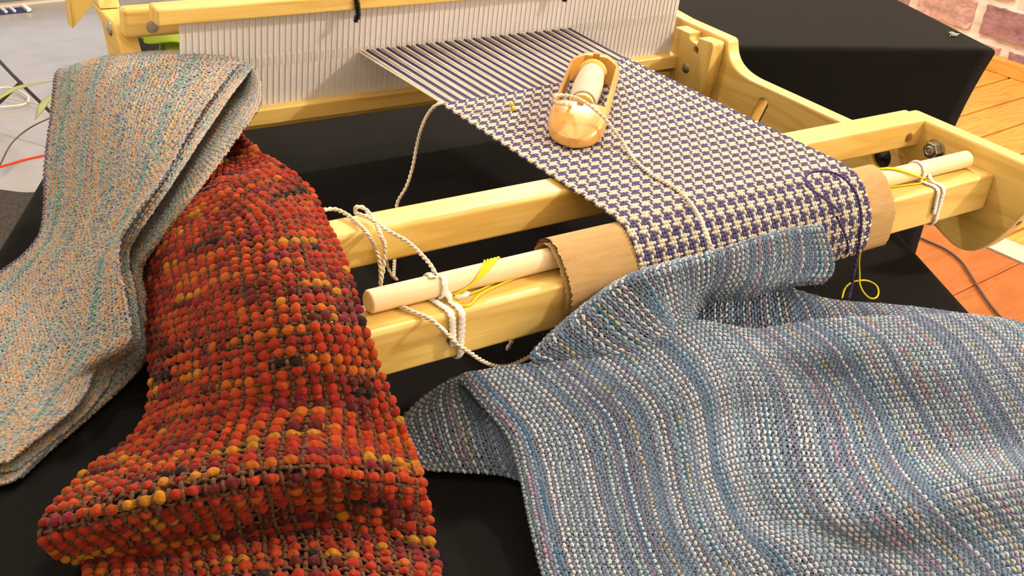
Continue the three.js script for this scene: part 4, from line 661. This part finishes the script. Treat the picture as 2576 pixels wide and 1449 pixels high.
// ------------------------------------------------------------------ behind and beyond
{
  const lint = []; for (let k = 0; k < 26; k++) { const p = [1.3965 + rr(-.006, .006), -.0765 + rr(0, .003), -.104 + rr(-.004, .004)]; lint.push(strand([p, [p[0] + rr(-.006, .006), p[1] + rr(0, .003), p[2] + rr(-.005, .005)], [p[0] + rr(-.009, .009), p[1] + rr(0, .002), p[2] + rr(-.007, .007)]], .0004, 6, 4)); }
  single('lint', mergeGeometries(lint), M.cord, 'small tuft of pale lint on the empty black table', 'lint');
  single('power_cord', strand([[2.1533,-0.819,-0.5393],[2.1584,-0.819,-0.5042],[2.1638,-0.819,-0.4448],[2.1456,-0.819,-0.3879],[2.1023,-0.819,-0.3263],[2.0517,-0.819,-0.2608],[1.9989,-0.819,-0.1843],[1.9605,-0.819,-0.1146],[1.9192,-0.819,-0.0248]], .0032, 90, 10), std({ color: 0x4a3a30, roughness: .6 }), 'dark cord trailing across the wooden floor', 'cord');
  single('floor_tape', strand([[0.1006,-0.823,-1.8175],[0.1614,-0.823,-1.8383],[0.2242,-0.823,-1.8598],[0.2976,-0.823,-1.8758],[0.375,-0.823,-1.8978]], .0035, 40, 4).applyMatrix4(new THREE.Matrix4()), std({ color: 0xe8381c, roughness: .6 }), 'thin red line of tape on the grey floor', 'tape');
  const st = thing('black_stand', 'black tubular stand on the grey floor', 'stand', [.3, FY, -2.3]), bl = phys({ color: 0x191512, roughness: .35, clearcoat: .5 });
  part('leg', strand([[0.2395,-0.64,-2.2604],[0.2548,-0.66,-2.1586],[0.2806,-0.69,-2.0488],[0.3242,-0.74,-1.9447],[0.3578,-0.78,-1.8599]], .0048, 30, 12), bl, st); part('leg', strand([[0.2823,-0.69,-2.0679],[0.2564,-0.74,-2.1185],[0.2066,-0.8,-2.1544]], .0048, 20, 12), bl, st);
  single('white_cable', strand([[0.2556,-0.815,-2.3819],[0.31,-0.815,-2.3808],[0.3386,-0.815,-2.3175],[0.3403,-0.815,-2.2715],[0.3174,-0.815,-2.2319],[0.2736,-0.815,-2.2275],[0.2237,-0.815,-2.2389]], .0028, 60, 8), std({ color: 0xe8e2d0, roughness: .5 }), 'white cable loop on the grey floor', 'cable');
  single('yellow_cable', strand([[0.2784,-0.812,-2.2918],[0.3212,-0.812,-2.2458],[0.3719,-0.812,-2.1903],[0.41,-0.812,-2.1698]], .0018, 40, 8), std({ color: 0xcdb98a, roughness: .5 }), 'pale yellow cable across the black stand', 'cable');
  single('brown_twig', strand([[0.1026,-0.76,-1.6284],[0.1332,-0.75,-1.6793],[0.1829,-0.735,-1.7669],[0.2327,-0.722,-1.8111],[0.3015,-0.715,-1.8507],[0.3529,-0.712,-1.8564]], .0018, 60, 8), std({ color: 0x4a3018, roughness: .6 }), 'thin brown twig bending beside the grey scarf', 'twig');
  const blade = (pts, w, mat) => { const C = spline(pts, 26), g = yarnGeo(27, i => { const f = i / 26, k = Math.sin(Math.PI * (.06 + .92 * f)), p = C[i]; return { p: [p.x, p.y, p.z], n: [.3, .9, .3], w: w * k + .0004, h: .0012, c: [1, 1, 1] }; }, 8); return g; };
  single('long_leaf', blade([[0.157,-0.64,-1.8049],[0.2262,-0.63,-1.8586],[0.2754,-0.625,-1.8638],[0.3231,-0.622,-1.8604]], .006), M.paleLeaf, 'pale green narrow leaf lying across the black stand', 'leaf');
  single('long_leaf', blade([[0.3094,-0.64,-1.8161],[0.2797,-0.65,-1.7983],[0.2548,-0.665,-1.7705],[0.2411,-0.68,-1.7596]], .008), M.paleLeaf, 'pale green narrow leaf hanging beside the grey scarf', 'leaf');
  // floor vent
  const v = thing('floor_vent', 'blue and white slatted vent in the grey floor', 'vent', [.46, FY, -3.1]);
  part('tray', roomBox(.2, .88, FY, FY + .004, -3.125, -3.07, 0), std({ color: 0x1a2050, roughness: .4 }), v);
  for (let k = 0; k < 22; k++) part('slat', roomBox(.21 + k * .029, .219 + k * .029, FY + .002, FY + .012, -3.122, -3.073, .002), std({ color: 0xdfe6f2, roughness: .4 }), v);
  part('end_bar', roomBox(.862, .878, FY + .002, FY + .014, -3.13, -3.065, .003), std({ color: 0xf2f2f2, roughness: .4 }), v);
  // rug whose far edge bows
  const e = [[-0.1021,-0.818,-1.877],[0.0496,-0.818,-1.7443],[0.1281,-0.818,-1.6919],[0.1741,-0.818,-1.6555],[0.2187,-0.818,-1.6419],[0.3001,-0.818,-1.636],[0.4238,-0.818,-1.624]], sh = new THREE.Shape(); spline(e, 60).forEach((p, i) => i ? sh.lineTo(p.x, p.z) : sh.moveTo(p.x, p.z)); sh.lineTo(1.1, .4); sh.lineTo(-1.6, .4); sh.closePath();
  const rg = new THREE.ExtrudeGeometry(sh, { depth: .006, bevelEnabled: false }).rotateX(Math.PI / 2).translate(0, FY + .0065, 0), pu = rg.attributes.position, ruv = new Float32Array(pu.count * 2); for (let i = 0; i < pu.count; i++) { ruv[i * 2] = pu.getX(i) * 2; ruv[i * 2 + 1] = pu.getZ(i) * 2; } rg.setAttribute('uv', new THREE.BufferAttribute(ruv, 2));
  const rt = dataTex(256, 256, (u, w) => { const k = 52 + 30 * tn(u, w, 50, 50, 3) + 26 * tn(u, w, 90, 90, 6); return [k, k * .92, k * .84]; }, true);
  single('rug', rg, std({ map: rt, roughness: 1, bumpMap: rt, bumpScale: .004 }), 'dark speckled rug on the grey floor below the table', 'rug');
  // green leaves and a wood slice on the table behind the reed
  const pl = thing('green_plant', 'bright yellow green leaves behind the left end of the reed', 'plant', [.04, TY, -.2]);
  const leaf = (c, dir, up, len, w) => { const d = V(...dir).normalize(), n = V(...up).normalize(), pts = []; for (let i = 0; i <= 10; i++) { const f = i / 10; pts.push([c[0] + d.x * len * f, c[1] + d.y * len * f + .012 * Math.sin(f * 3), c[2] + d.z * len * f]); } const C = spline(pts, 20); return yarnGeo(21, i => { const f = i / 20, k = Math.sin(3.14 * (.08 + .9 * Math.pow(f, .8))); return { p: [C[i].x, C[i].y, C[i].z], n: [n.x, n.y, n.z], w: w * k + .0005, h: .0008, c: [1, 1, 1] }; }, 8); };
  for (const a of [[[.03, .012, -.2], [1, -.2, .15], [0, .7, .7], .06, .011], [[.055, .006, -.2], [.6, -.7, .2], [-.2, .6, .8], .07, .02], [[.05, .01, -.21], [-.9, .05, .1], [0, .7, .7], .05, .011], [[.07, .008, -.2], [1, .1, -.2], [.1, .7, .7], .05, .014], [[.075, -.01, -.19], [.8, -.5, .3], [0, .5, .8], .06, .02]]) part('leaf', leaf(...a), M.leaf, pl);
  part('stem', strand([[.05, .01, -.2], [.05, -.03, -.21], [.055, TY, -.21]], .002, 20, 8), M.leaf, pl);
  const ws = thing('wood_slice', 'tan round slice of wood beneath the green leaves', 'wood slice', [.06, TY, -.26]);
  part('disc', lathe([[.0001, .012], [.045, .012], [.048, .009], [.048, 0], [.0001, 0]], [.055, TY, -.29], [0, 1, 0], 40), M.beech, ws);
}

renderer.render(scene, camera);
